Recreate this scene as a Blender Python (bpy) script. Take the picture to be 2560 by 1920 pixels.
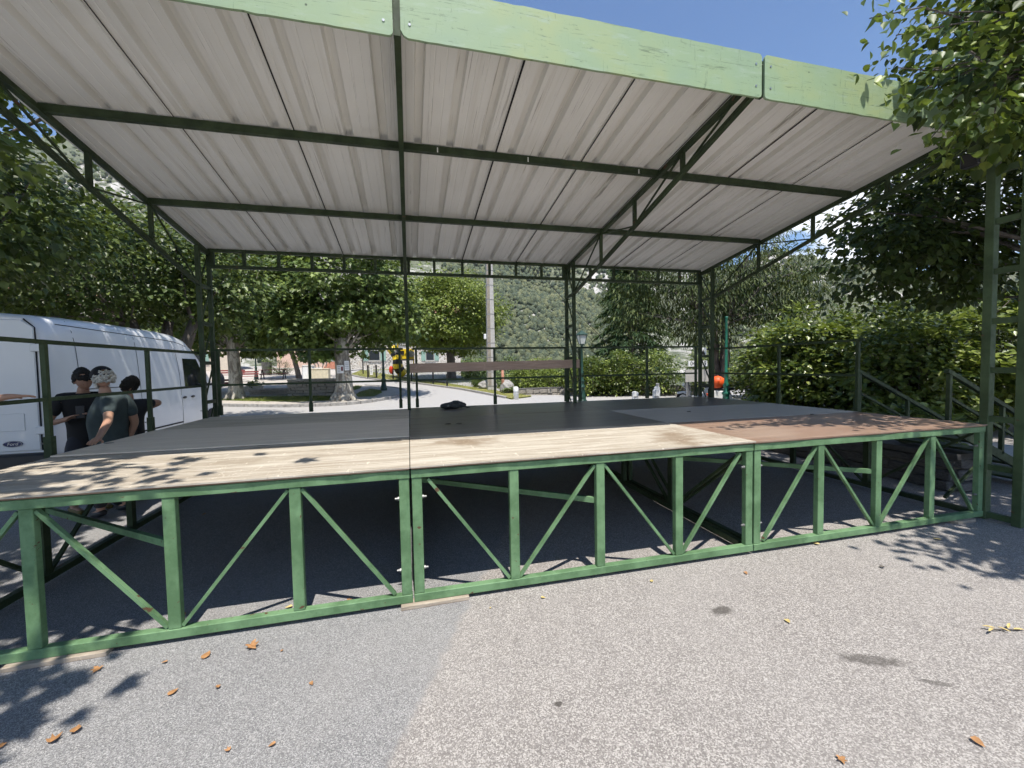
import bpy, bmesh, math, random
import numpy as np
from mathutils import Vector, Matrix

random.seed(7)
rng = np.random.default_rng(7)
S = bpy.context.scene
COL = S.collection
for o in list(bpy.data.objects):
    bpy.data.objects.remove(o)

# ------------------------------------------------------------------ camera
CAM = np.array([0.013, -3.046, 1.7456])
YAW, PITCH, ROLL, FPX = 0.2436, -0.0431, -0.0182, 1032.8      # FPX in pixels of a 2560 wide frame
def basis():
    cy, sy, cp, sp = math.cos(YAW), math.sin(YAW), math.cos(PITCH), math.sin(PITCH)
    f = np.array([sy*cp, cy*cp, sp]); r = np.array([cy, -sy, 0]); u = np.cross(r, f)
    c, s = math.cos(ROLL), math.sin(ROLL)
    return c*r + s*u, -s*r + c*u, f
RR, UU, FF = basis()
cam = bpy.data.cameras.new('camera')
cam.sensor_width = 36.0
cam.lens = 36.0*FPX/2560
cam.clip_start, cam.clip_end = 0.05, 6000
camo = bpy.data.objects.new('camera', cam); COL.objects.link(camo)
camo.matrix_world = Matrix(((RR[0], UU[0], -FF[0], CAM[0]), (RR[1], UU[1], -FF[1], CAM[1]), (RR[2], UU[2], -FF[2], CAM[2]), (0, 0, 0, 1)))
S.camera = camo

# ------------------------------------------------------------------ sky, sun, exposure
SUN_EL, SUN_AZ = math.radians(68), math.radians(178)          # sun stands behind the camera, high
w = bpy.data.worlds.new('World'); S.world = w; w.use_nodes = True
nt = w.node_tree; nt.nodes.clear()
def wn(t, **k):
    n = nt.nodes.new(t)
    for a, b in k.items(): setattr(n, a, b)
    return n
out = wn('ShaderNodeOutputWorld'); bg = wn('ShaderNodeBackground')
sky = wn('ShaderNodeTexSky', sky_type='NISHITA', sun_disc=False, sun_elevation=SUN_EL, sun_rotation=SUN_AZ, altitude=800, air_density=1.2, dust_density=0.0, ozone_density=8.0)
geo = wn('ShaderNodeTexCoord'); sep = wn('ShaderNodeSeparateXYZ')
nt.links.new(geo.outputs['Generated'], sep.inputs[0])
mp = wn('ShaderNodeMapping'); mp.inputs['Scale'].default_value = (1, 1, 2.6)
noi = wn('ShaderNodeTexNoise'); noi.inputs['Scale'].default_value = 4.2; noi.inputs['Detail'].default_value = 9; noi.inputs['Roughness'].default_value = .58
nt.links.new(geo.outputs['Generated'], mp.inputs[0]); nt.links.new(mp.outputs[0], noi.inputs[0])
rmp = wn('ShaderNodeMapRange', interpolation_type='SMOOTHSTEP'); rmp.inputs[1].default_value = .47; rmp.inputs[2].default_value = .60
hgt = wn('ShaderNodeMapRange', interpolation_type='SMOOTHSTEP'); hgt.inputs[1].default_value = .46; hgt.inputs[2].default_value = .24
nt.links.new(noi.outputs[0], rmp.inputs[0]); nt.links.new(sep.outputs[2], hgt.inputs[0])
mul = wn('ShaderNodeMath', operation='MULTIPLY'); nt.links.new(rmp.outputs[0], mul.inputs[0]); nt.links.new(hgt.outputs[0], mul.inputs[1])
mixc = wn('ShaderNodeMix', data_type='RGBA'); nt.links.new(mul.outputs[0], mixc.inputs[0]); nt.links.new(sky.outputs[0], mixc.inputs[6]); mixc.inputs[7].default_value = (9.0, 9.2, 9.6, 1)
nt.links.new(mixc.outputs[2], bg.inputs[0]); bg.inputs[1].default_value = 0.12
nt.links.new(bg.outputs[0], out.inputs[0])
sd = bpy.data.lights.new('sun', 'SUN'); sd.energy = 5.0; sd.angle = math.radians(0.53); sd.color = (1, .955, .88)
so = bpy.data.objects.new('sun', sd); COL.objects.link(so)
SUNV = Vector((math.sin(SUN_AZ)*math.cos(SUN_EL), math.cos(SUN_AZ)*math.cos(SUN_EL), math.sin(SUN_EL)))
so.rotation_euler = SUNV.to_track_quat('Z', 'Y').to_euler()
S.view_settings.view_transform = 'Standard'; S.view_settings.look = 'None'
S.view_settings.gamma = 1; S.view_settings.exposure = 0.50; S.view_settings.use_curve_mapping = False
S.render.engine = 'CYCLES'
S.cycles.max_bounces = 6; S.cycles.diffuse_bounces = 4; S.cycles.transmission_bounces = 3; S.cycles.glossy_bounces = 2; S.cycles.transparent_max_bounces = 6; S.cycles.sample_clamp_indirect = 6; S.cycles.use_adaptive_sampling = True; S.cycles.adaptive_threshold = .03

# ------------------------------------------------------------------ helpers: pixels (2560x1920) to places
def T(x, y):
    s = 1-min(1, max(0, (x-4)/6))
    z = s*.052*max(0, min(y, 60)-14)
    if y > 19.5 and x > 5: z -= (1-s)*min(12, .10*(y-19.5))
    return z
def ray(u, v): return RR*((u-1280)/FPX)-UU*((v-960)/FPX)+FF
def onz(u, v, z): d = ray(u, v); return CAM+d*((z-CAM[2])/d[2])
def ony(u, v, y): d = ray(u, v); return CAM+d*((y-CAM[1])/d[1])
def onx(u, v, x): d = ray(u, v); return CAM+d*((x-CAM[0])/d[0])
def gp(u, v):
    d = ray(u, v); t = 1.0
    while t < 300:
        P = CAM+t*d
        if P[2] < T(P[0], P[1]): break
        t *= 1.003
    return Vector((P[0], P[1], T(P[0], P[1])))

# ------------------------------------------------------------------ helpers: materials
def _in(n, nt, k, v):
    if hasattr(v, 'is_linked') or isinstance(v, bpy.types.NodeSocket): nt.links.new(v, n.inputs[k])
    elif isinstance(v, (tuple, list)) and len(v) == 3 and n.inputs[k].type == 'RGBA': n.inputs[k].default_value = (*v, 1)
    else: n.inputs[k].default_value = v
class MT:
    def __init__(s, name):
        s.m = bpy.data.materials.new(name); s.m.use_nodes = True; s.nt = s.m.node_tree; s.nt.nodes.clear()
        s.out = s.nt.nodes.new('ShaderNodeOutputMaterial')
    def n(s, t, ins=None, **k):
        n = s.nt.nodes.new(t)
        for a, b in k.items(): setattr(n, a, b)
        for a, b in (ins or {}).items(): _in(n, s.nt, a, b)
        return n
    def obj(s): return s.n('ShaderNodeTexCoord').outputs['Object']
    def pos(s): return s.n('ShaderNodeNewGeometry').outputs['Position']
    def scale(s, v, sc): return s.n('ShaderNodeMapping', {0: v, 'Scale': sc}).outputs[0]
    def noise(s, v, sc, det=4, rough=.55, dist=0): return s.n('ShaderNodeTexNoise', {'Vector': v, 'Scale': sc, 'Detail': det, 'Roughness': rough, 'Distortion': dist}).outputs[0]
    def vor(s, v, sc, feat='F1', o=0, **k): return s.n('ShaderNodeTexVoronoi', {'Vector': v, 'Scale': sc}, feature=feat, **k).outputs[o]
    def ss(s, x, a, b, lo=0., hi=1.): return s.n('ShaderNodeMapRange', {0: x, 1: a, 2: b, 3: lo, 4: hi}, interpolation_type='SMOOTHSTEP').outputs[0]
    def math(s, op, a, b=0.): return s.n('ShaderNodeMath', {0: a, 1: b}, operation=op).outputs[0]
    def mix(s, f, a, b, bt='MIX'): return s.n('ShaderNodeMix', {0: f, 6: a, 7: b}, data_type='RGBA', blend_type=bt).outputs[2]
    def ramp(s, f, stops):
        n = s.n('ShaderNodeValToRGB', {0: f}); e = n.color_ramp.elements
        while len(e) < len(stops): e.new(.5)
        for el, (p, c) in zip(e, stops): el.position = p; el.color = (*c, 1)
        return n.outputs[0]
    def bump(s, h, st=.3, d=.01): return s.n('ShaderNodeBump', {'Height': h, 'Strength': st, 'Distance': d}).outputs[0]
    def bsdf(s, col, rough=.6, nrm=None, **k):
        ins = {'Base Color': col, 'Roughness': rough}
        if nrm is not None: ins['Normal'] = nrm
        for a, b in k.items(): ins[a.replace('_', ' ')] = b
        return s.n('ShaderNodeBsdfPrincipled', ins).outputs[0]
    def done(s, sh): s.nt.links.new(sh, s.out.inputs[0]); return s.m

def plain(name, c, rough=.6, var=.15, sc=6., metallic=0., bump=0., **k):
    t = MT(name); p = t.obj(); f = t.noise(p, sc, 5, .6)
    a = tuple(x*(1-var) for x in c); b = tuple(min(1, x*(1+var)) for x in c)
    col = t.ramp(f, ((.3, a), (.7, b)))
    return t.done(t.bsdf(col, rough, t.bump(f, bump) if bump else None, Metallic=metallic, **k))

def mk_paint(name, base, worn, chipcol=(.10, .055, .03), chips=.66):
    t = MT(name); p = t.pos()
    big = t.noise(p, 3.1, 6, .68); fine = t.noise(p, 28, 6, .65); st = t.noise(t.scale(p, (60, 6, 60)), 1.0, 5, .7)
    c = t.mix(t.ss(big, .38, .62), tuple(x*.86 for x in base), tuple(x*1.12 for x in worn))
    c = t.mix(t.math('MULTIPLY', t.ss(st, .55, .72), .35), c, tuple(x*.6 for x in base))
    c = t.mix(t.ss(fine, chips, chips+.03), c, chipcol)
    c = t.mix(t.ss(t.noise(t.scale(p, (1, 1, 2)), 7.5, 3, .5), .70, .72), c, chipcol)
    return t.done(t.bsdf(c, t.ss(fine, .3, .8, .52, .78), t.bump(fine, .12, .004), Specular_IOR_Level=.3))
M = {}
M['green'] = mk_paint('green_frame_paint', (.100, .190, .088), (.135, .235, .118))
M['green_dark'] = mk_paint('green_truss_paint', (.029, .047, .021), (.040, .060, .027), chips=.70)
def mk_fascia():
    t = MT('fascia_paint'); p = t.pos()
    big = t.noise(p, 1.3, 4, .55); mid = t.noise(t.scale(p, (1.2, 1, 5)), 4, 6, .65); fine = t.noise(p, 40, 5, .7)
    scr = t.noise(t.scale(p, (1.3, 1, 17)), 2.0, 7, .78, 1.2); scr2 = t.noise(t.scale(p, (15, 1, 1.5)), 2.0, 7, .78, 1.5)
    c = t.ramp(big, ((.32, (.235, .335, .225)), (.52, (.265, .36, .205)), (.64, (.305, .375, .185)), (.80, (.25, .345, .225))))
    c = t.mix(t.ss(mid, .52, .75), c, (.30, .39, .27))
    c = t.mix(t.math('MULTIPLY', t.ss(scr, .57, .63), .62), c, (.075, .12, .06))
    c = t.mix(t.math('MULTIPLY', t.ss(scr2, .60, .65), .5), c, (.085, .13, .07))
    dots = t.vor(p, 5.5)
    c = t.mix(t.ss(dots, .055, .03), c, (.05, .08, .04))
    c = t.mix(t.ss(fine, .70, .74), c, (.55, .60, .50))
    return t.done(t.bsdf(c, .62, t.bump(fine, .15, .004)))
M['fascia'] = mk_fascia()
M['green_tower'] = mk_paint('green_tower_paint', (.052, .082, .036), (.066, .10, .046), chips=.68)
def mk_roof():
    t = MT('roof_sheet'); p = t.pos()
    st = t.noise(t.scale(p, (34, .45, 1)), 1.0, 7, .72, .35); st2 = t.noise(t.scale(p, (13, .35, 1)), 1.0, 4, .6, .3); bl = t.noise(p, 1.1, 3)
    c = t.ramp(bl, ((.3, (.80, .79, .745)), (.7, (.88, .87, .825))))
    c = t.mix(t.math('MULTIPLY', t.ss(st2, .52, .74), .35), c, (.58, .54, .45))
    c = t.mix(t.math('MULTIPLY', t.ss(st, .60, .65), .60), c, (.25, .225, .19))
    return t.done(t.bsdf(c, .5))
M['roof'] = mk_roof()
def mk_ply(name, light, dark, wear, wearcol, grain=(.8, 13, 1), rough=.75, film=0., scr=.35):
    t = MT(name); p = t.pos()
    g = t.noise(t.scale(p, grain), 1.6, 7, .7, .5); b = t.noise(p, 1.4, 4, .6); sc1 = t.noise(t.scale(p, (12, 1.6, 1)), 1.7, 6, .8, 2.2); sc2 = t.noise(t.scale(p, (2, 10, 1)), 2.3, 6, .8, 1.6)
    c = t.mix(t.ss(g, .36, .68), dark, light)
    c = t.mix(t.math('MULTIPLY', t.ss(b, .48, .68), wear), c, wearcol)
    s = t.math('MAXIMUM', t.ss(sc1, .61, .645), t.ss(sc2, .61, .645))
    c = t.mix(t.math('MULTIPLY', s, scr), c, tuple(min(1, x*1.45) for x in light))
    if scr > .5: c = t.mix(t.math('MULTIPLY', t.ss(t.noise(t.scale(p, (5, 9, 1)), 2.6, 7, .8, 2.5), .58, .66), .55), c, tuple(x*.55 for x in dark))
    return t.done(t.bsdf(c, rough if not film else t.ss(g, .3, .8, film, film+.18), t.bump(g, .25, .003)))
M['ply_pale'] = mk_ply('weathered_pale_plywood', (.53, .48, .40), (.31, .26, .20), .6, (.25, .20, .14), scr=.7)
M['ply_pale2'] = mk_ply('stained_pale_plywood', (.54, .49, .41), (.33, .28, .215), .85, (.20, .14, .085), scr=.7)
M['ply_new'] = mk_ply('new_beige_plywood', (.80, .69, .55), (.68, .57, .44), .25, (.62, .52, .40), rough=.6)
M['ply_streak'] = mk_ply('streaked_plywood', (.72, .62, .47), (.42, .34, .23), .3, (.38, .30, .20), grain=(.5, 14, 1))
M['ply_film'] = mk_ply('dark_film_plywood', (.170, .140, .122), (.105, .084, .072), .5, (.15, .125, .11), film=.28)
M['ply_brown'] = mk_ply('brown_film_plywood', (.30, .20, .145), (.22, .135, .09), .5, (.33, .25, .19), film=.42)
M['ply_grey'] = mk_ply('grey_worn_plywood', (.44, .41, .375), (.32, .295, .265), .4, (.46, .42, .38), film=.38)
M['underside'] = plain('bounce_cut_underside', (.035, .028, .024), .7)  # near-black tone that deepens the shade below the deck
M['ply_edge'] = mk_ply('plywood_edge', (.33, .23, .15), (.16, .095, .055), .4, (.10, .06, .04), grain=(1, 1, 60))
M['board'] = mk_ply('reddish_plank', (.52, .37, .29), (.40, .27, .205), .2, (.46, .32, .25), grain=(1.5, 1, 20))
M['shim'] = mk_ply('grey_timber', (.44, .37, .29), (.26, .21, .16), .4, (.18, .15, .12), grain=(2, 30, 20))
M['steel'] = plain('galvanised_steel', (.5, .5, .5), .35, .1, metallic=.9)
M['bolt'] = plain('dull_bolt_steel', (.28, .28, .27), .55, .15, metallic=.6)
M['black'] = plain('black_plastic', (.02, .02, .022), .5)
M['rubber'] = plain('tyre_rubber', (.018, .018, .018), .85)
M['gap'] = plain('dark_gap', (.01, .01, .012), .9)

def mk_asphalt():
    t = MT('asphalt'); p = t.pos(); sx = t.n('ShaderNodeSeparateXYZ', {0: p})
    x, y = sx.outputs[0], sx.outputs[1]
    peb = t.n('ShaderNodeTexVoronoi', {'Vector': p, 'Scale': 165.0}); pc = t.n('ShaderNodeSeparateColor', {0: peb.outputs['Color']}).outputs[0]
    finev = t.n('ShaderNodeTexVoronoi', {'Vector': p, 'Scale': 230.0}); fc = t.n('ShaderNodeSeparateColor', {0: finev.outputs['Color']}).outputs[0]
    big = t.noise(p, .7, 5, .6); mid = t.noise(p, 5, 5, .65)
    right = t.ramp(pc, ((.0, (.155, .14, .13)), (.38, (.215, .196, .183)), (.62, (.30, .278, .258)), (1, (.46, .43, .40))))
    left = t.ramp(fc, ((.0, (.11, .108, .11)), (.45, (.20, .197, .197)), (.75, (.275, .27, .267)), (1, (.41, .40, .39))))
    # seam between the two pavings runs through (.38,-.1) and (-.13,-1.22)
    d = t.math('SUBTRACT', t.math('SUBTRACT', x, .38), t.math('MULTIPLY', t.math('ADD', y, .1), .455))
    d = t.math('ADD', d, t.math('MULTIPLY', t.math('SUBTRACT', t.noise(p, 9, 4), .5), .16))
    c = t.mix(t.ss(d, -.03, .03), left, right)
    c = t.mix(t.ss(mid, .45, .8, 0, .22), c, (.10, .09, .088))
    c = t.mix(t.ss(big, .4, .75, 0, .22), c, (.34, .32, .30))
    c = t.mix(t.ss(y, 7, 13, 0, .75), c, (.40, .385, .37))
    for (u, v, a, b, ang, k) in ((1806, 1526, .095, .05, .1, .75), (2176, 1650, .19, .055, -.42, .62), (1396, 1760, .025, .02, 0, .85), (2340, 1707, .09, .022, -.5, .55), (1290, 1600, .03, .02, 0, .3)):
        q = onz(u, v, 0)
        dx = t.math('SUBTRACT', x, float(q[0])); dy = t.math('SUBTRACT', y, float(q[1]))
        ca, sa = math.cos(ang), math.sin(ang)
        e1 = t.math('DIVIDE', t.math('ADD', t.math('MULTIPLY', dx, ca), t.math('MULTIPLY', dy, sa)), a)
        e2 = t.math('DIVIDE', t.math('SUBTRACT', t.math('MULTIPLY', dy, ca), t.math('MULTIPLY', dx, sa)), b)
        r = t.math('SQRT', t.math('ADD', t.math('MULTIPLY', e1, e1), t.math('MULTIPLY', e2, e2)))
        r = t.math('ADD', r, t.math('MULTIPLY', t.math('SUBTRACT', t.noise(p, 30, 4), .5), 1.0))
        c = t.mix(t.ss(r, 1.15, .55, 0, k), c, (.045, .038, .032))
    h = t.math('ADD', t.math('MULTIPLY', peb.outputs['Distance'], -1.), mid)
    return t.done(t.bsdf(c, .88, t.bump(h, .35, .006)))
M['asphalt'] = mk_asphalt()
M['pale_paving'] = plain('pale_gravel_paving', (.42, .38, .33), .9, .14, 3)
M['kerb'] = plain('kerb_stone', (.30, .285, .265), .85, .3, 9, bump=.3)
M['stone'] = plain('rubble_stone', (.27, .245, .21), .9, .4, 7, bump=.4)
M['stone_dark'] = plain('dark_stone', (.10, .095, .09), .9, .4, 7, bump=.4)
M['mortar'] = plain('mortar', (.20, .185, .165), .95, .2, 10)
M['concrete'] = plain('concrete', (.42, .40, .37), .85, .12, 8)
M['white_paint'] = plain('white_paint', (.75, .75, .73), .6, .05)
M['cream'] = plain('cream_block', (.58, .52, .38), .8, .12)
M['red_slat'] = plain('red_bench_slat', (.24, .05, .045), .6, .2)
M['dark_red'] = plain('dark_red_slat', (.16, .04, .04), .6, .2)
M['lamp_green'] = plain('lamp_green', (.018, .135, .085), .32, .15)
M['lamp_dark'] = plain('lamp_dark_green', (.012, .045, .03), .4, .15)
M['yellow'] = plain('yellow_plastic', (.78, .55, .02), .4, .06)
M['fence_black'] = plain('black_fence', (.012, .012, .012), .5)
M['paper'] = plain('paper', (.78, .77, .74), .8, .03)
M['glass'] = plain('lamp_glass', (.55, .58, .56), .12, .05)
M['shutter'] = plain('green_shutter', (.22, .34, .28), .6, .1)
M['terracotta'] = plain('terracotta', (.42, .20, .13), .85, .2)
M['pink_wall'] = plain('pink_render', (.60, .43, .34), .9, .07, 2)
M['cream_wall'] = plain('cream_render', (.58, .50, .40), .9, .08, 2)
M['orange'] = plain('orange_cover', (.75, .10, .015), .55, .15, 20)
M['silver'] = plain('silver_fairing', (.30, .31, .33), .25, .1, metallic=.5)
def mk_rubblewall():
    t = MT('rubble_wall'); p = t.obj()
    pd = t.n('ShaderNodeVectorMath', {0: p, 1: t.n('ShaderNodeTexNoise', {'Vector': p, 'Scale': 3.0}).outputs[1]}, operation='ADD').outputs[0]
    cr = t.n('ShaderNodeTexVoronoi', {'Vector': pd, 'Scale': 3.6}); e = t.vor(pd, 3.6, 'DISTANCE_TO_EDGE')
    pc = t.n('ShaderNodeSeparateColor', {0: cr.outputs['Color']}).outputs[0]
    st = t.ramp(pc, ((0, (.13, .115, .10)), (.35, (.27, .235, .19)), (.7, (.36, .33, .29)), (1, (.42, .34, .24))))
    c = t.mix(t.ss(e, .06, .17), (.60, .56, .50), st)
    return t.done(t.bsdf(c, .92, t.bump(e, .4, .03)))
M['rubble'] = mk_rubblewall()
def mk_bark(name, a, b, c2=None, sc=5):
    t = MT(name); p = t.obj()
    f = t.noise(t.scale(p, (1, 1, .35)), sc, 6, .7, .6); e = t.vor(t.scale(p, (1, 1, .45)), sc*2.2, 'DISTANCE_TO_EDGE')
    c = t.ramp(f, ((.33, a), (.62, b))) if c2 is None else t.ramp(f, ((.30, a), (.46, b), (.56, c2), (.72, a)))
    return t.done(t.bsdf(c, .9, t.bump(t.math('ADD', f, e), .7, .03)))
M['bark_plane'] = mk_bark('plane_bark', (.10, .088, .075), (.22, .195, .16), (.46, .43, .36))
M['bark'] = mk_bark('grey_bark', (.06, .05, .042), (.15, .13, .11))
def mk_leaf(name, a, b, c, trans=.20, rough=.42, spec=.35, sprig=.55, dk=.5):
    t = MT(name); r = t.n('ShaderNodeNewGeometry').outputs['Random Per Island']; p = t.pos()
    col = t.ramp(r, ((0, a), (.6, b), (1, c)))
    sp = t.math('MULTIPLY', t.ss(t.noise(p, 1.5, 3, .6), .50, .64), sprig)          # young shoots; bright clumps also paint sunlit contrast into the colour
    col = t.mix(sp, col, tuple(x*1.55 for x in c))
    col = t.mix(t.math('MULTIPLY', t.ss(t.noise(p, .9, 2, .5), .52, .38), dk), col, a)  # darker clumps paint crown shade into the leaf colour
    tc = t.mix(.45, col, (.34, .44, .04), 'MIX')
    d = t.bsdf(col, rough, Specular_IOR_Level=spec)
    tr = t.n('ShaderNodeBsdfTranslucent', {0: tc}).outputs[0]
    return t.done(t.n('ShaderNodeMixShader', {0: trans, 1: d, 2: tr}).outputs[0])
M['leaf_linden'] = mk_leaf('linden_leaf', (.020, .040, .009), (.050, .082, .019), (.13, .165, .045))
M['leaf_near'] = mk_leaf('sunlit_tone_linden_leaf', (.030, .060, .010), (.080, .125, .024), (.22, .27, .055), .28)  # lighter, yellower linden leaf: sunlit look put into the colour
M['leaf_shade'] = mk_leaf('shade_tone_linden_leaf', (.016, .032, .008), (.040, .066, .016), (.085, .12, .03), .12, .5, .25, .2)  # darker linden leaf: shade of the crown put into the colour
M['leaf_plane'] = mk_leaf('plane_leaf', (.045, .075, .018), (.10, .150, .036), (.185, .235, .062), .22, .42, .35, .75, .5)
M['leaf_round'] = mk_leaf('round_tree_leaf', (.070, .105, .016), (.135, .18, .030), (.21, .25, .050), .24, .42, .3, .6, .35)
M['leaf_dark'] = mk_leaf('dark_weeping_leaf', (.014, .028, .009), (.036, .056, .018), (.11, .13, .045), .12, .6, .18)
M['leaf_shrub'] = mk_leaf('glossy_shrub_leaf', (.028, .052, .010), (.085, .125, .024), (.23, .27, .065), .24, .32, .45, .6, .6)
M['needle'] = mk_leaf('conifer_needle', (.018, .048, .020), (.030, .070, .030), (.055, .10, .040), .2, .6)
M['leaf_far'] = mk_leaf('valley_leaf', (.055, .09, .03), (.09, .135, .045), (.14, .18, .06), .2, .7)
M['leaf_yellow'] = mk_leaf('yellow_flower', (.35, .26, .02), (.6, .42, .03), (.16, .2, .03), .2, .6)
M['grass'] = mk_leaf('grass_blade', (.09, .13, .022), (.17, .21, .04), (.30, .28, .09), .25, .6)
M['dry_leaf'] = plain('dry_brown_leaf', (.36, .185, .075), .7, .35, 30)
M['pale_leaf'] = plain('dry_yellow_leaf', (.52, .40, .16), .7, .25, 30)

# ------------------------------------------------------------------ helpers: objects
def tag(o, label=None, cat=None, group=None, kind=None):
    if label: o['label'] = label
    if cat: o['category'] = cat
    if group: o['group'] = group
    if kind: o['kind'] = kind
    return o
def thing(name, label, cat, loc=(0, 0, 0), group=None, rz=0.):
    o = bpy.data.objects.new(name, None); COL.objects.link(o); o.empty_display_size = .2
    o.location = loc; o.rotation_euler = (0, 0, rz)
    return tag(o, label, cat, group)
def link(name, me, parent=None):
    o = bpy.data.objects.new(name, me); COL.objects.link(o)
    if parent is not None: o.parent = parent
    return o
def copy_tree(o, parent=None):
    c = o.copy(); COL.objects.link(c); c.parent = parent
    for ch in list(o.children): copy_tree(ch, c)
    return c
class MB:
    def __init__(s): s.v = []; s.f = []
    def add(s, v, f):
        n = len(s.v); s.v += [tuple(map(float, a)) for a in v]; s.f += [tuple(i+n for i in q) for q in f]; return s
    def box(s, c, d, rz=0., jit=0.):
        ca, sa = math.cos(rz), math.sin(rz); vs = []
        for z in (-1, 1):
            for x, y in ((-1, -1), (1, -1), (1, 1), (-1, 1)):
                X, Y = x*d[0]/2, y*d[1]/2
                vs.append((c[0]+X*ca-Y*sa+random.uniform(-jit, jit), c[1]+X*sa+Y*ca+random.uniform(-jit, jit), c[2]+z*d[2]/2+random.uniform(-jit, jit)))
        return s.add(vs, [(3, 2, 1, 0), (4, 5, 6, 7), (0, 1, 5, 4), (1, 2, 6, 5), (2, 3, 7, 6), (3, 0, 4, 7)])
    def bar(s, a, b, w, h=None, up=(0, 0, 1)):
        a, b = Vector(a), Vector(b); h = h or w; d = (b-a).normalized(); up = Vector(up)
        if abs(d.dot(up)) > .98: up = Vector((0, 1, 0))
        r = d.cross(up).normalized(); u = r.cross(d); vs = []
        for p in (a, b):
            for x, y in ((-1, -1), (1, -1), (1, 1), (-1, 1)): vs.append(p+r*(x*w/2)+u*(y*h/2))
        return s.add(vs, [(3, 2, 1, 0), (4, 5, 6, 7), (0, 1, 5, 4), (1, 2, 6, 5), (2, 3, 7, 6), (3, 0, 4, 7)])
    def tube(s, pts, rad, n=8, cap=True):
        pts = [Vector(p) for p in pts]; rad = rad if isinstance(rad, (list, tuple)) else [rad]*len(pts); vs = []; fs = []
        ref = Vector((.13, .27, .95))
        for i, p in enumerate(pts):
            d = (pts[min(i+1, len(pts)-1)]-pts[max(i-1, 0)]).normalized()
            if abs(d.dot(ref)) > .97: rf = Vector((1, 0, 0))
            else: rf = ref
            r = d.cross(rf).normalized(); u = r.cross(d)
            for k in range(n):
                a = 2*math.pi*k/n; vs.append(p+(r*math.cos(a)+u*math.sin(a))*rad[i])
        for i in range(len(pts)-1):
            for k in range(n): fs.append((i*n+k, i*n+(k+1) % n, (i+1)*n+(k+1) % n, (i+1)*n+k))
        if cap: fs.append(tuple(range(n-1, -1, -1))); fs.append(tuple((len(pts)-1)*n+k for k in range(n)))
        return s.add(vs, fs)
    def lathe(s, prof, c=(0, 0, 0), n=14):
        vs = []; fs = []
        for r, z in prof:
            for k in range(n): a = 2*math.pi*k/n; vs.append((c[0]+r*math.cos(a), c[1]+r*math.sin(a), c[2]+z))
        for i in range(len(prof)-1):
            for k in range(n): fs.append((i*n+k, i*n+(k+1) % n, (i+1)*n+(k+1) % n, (i+1)*n+k))
        fs.append(tuple(range(n-1, -1, -1))); fs.append(tuple((len(prof)-1)*n+k for k in range(n)))
        return s.add(vs, fs)
    def prism(s, poly, axis, lo, hi):
        def P(a, b, t): return {'x': (t, a, b), 'y': (a, t, b), 'z': (a, b, t)}[axis]
        n = len(poly); vs = [P(a, b, lo) for a, b in poly]+[P(a, b, hi) for a, b in poly]
        return s.add(vs, [tuple(range(n-1, -1, -1)), tuple(range(n, 2*n))]+[(i, (i+1) % n, n+(i+1) % n, n+i) for i in range(n)])
    def ell(s, c, r, n=10, m=7, jit=0.):
        vs = []; fs = []
        for i in range(m+1):
            th = math.pi*i/m
            for k in range(n):
                a = 2*math.pi*k/n; q = 1+random.uniform(-jit, jit)
                vs.append((c[0]+r[0]*q*math.sin(th)*math.cos(a), c[1]+r[1]*q*math.sin(th)*math.sin(a), c[2]+r[2]*q*math.cos(th)))
        for i in range(m):
            for k in range(n): fs.append((i*n+k, (i+1)*n+k, (i+1)*n+(k+1) % n, i*n+(k+1) % n))
        return s.add(vs, fs)
    def build(s, name, mat, parent=None, smooth=False, bevel=0., org=None):
        me = bpy.data.meshes.new(name); v = s.v
        if org is not None: v = [(a[0]-org[0], a[1]-org[1], a[2]-org[2]) for a in v]
        me.from_pydata(v, [], s.f); me.validate()
        bm = bmesh.new(); bm.from_mesh(me); bmesh.ops.recalc_face_normals(bm, faces=bm.faces)
        if bevel: bmesh.ops.bevel(bm, geom=list(bm.edges), offset=bevel, segments=1, affect='EDGES')
        bm.to_mesh(me); bm.free()
        if smooth: me.polygons.foreach_set('use_smooth', [True]*len(me.polygons))
        me.materials.append(M[mat] if isinstance(mat, str) else mat)
        o = link(name, me, parent)
        if org is not None and parent is None: o.location = org
        return o
def sub(p, o): return (p[0]-o[0], p[1]-o[1], p[2]-o[2])

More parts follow.
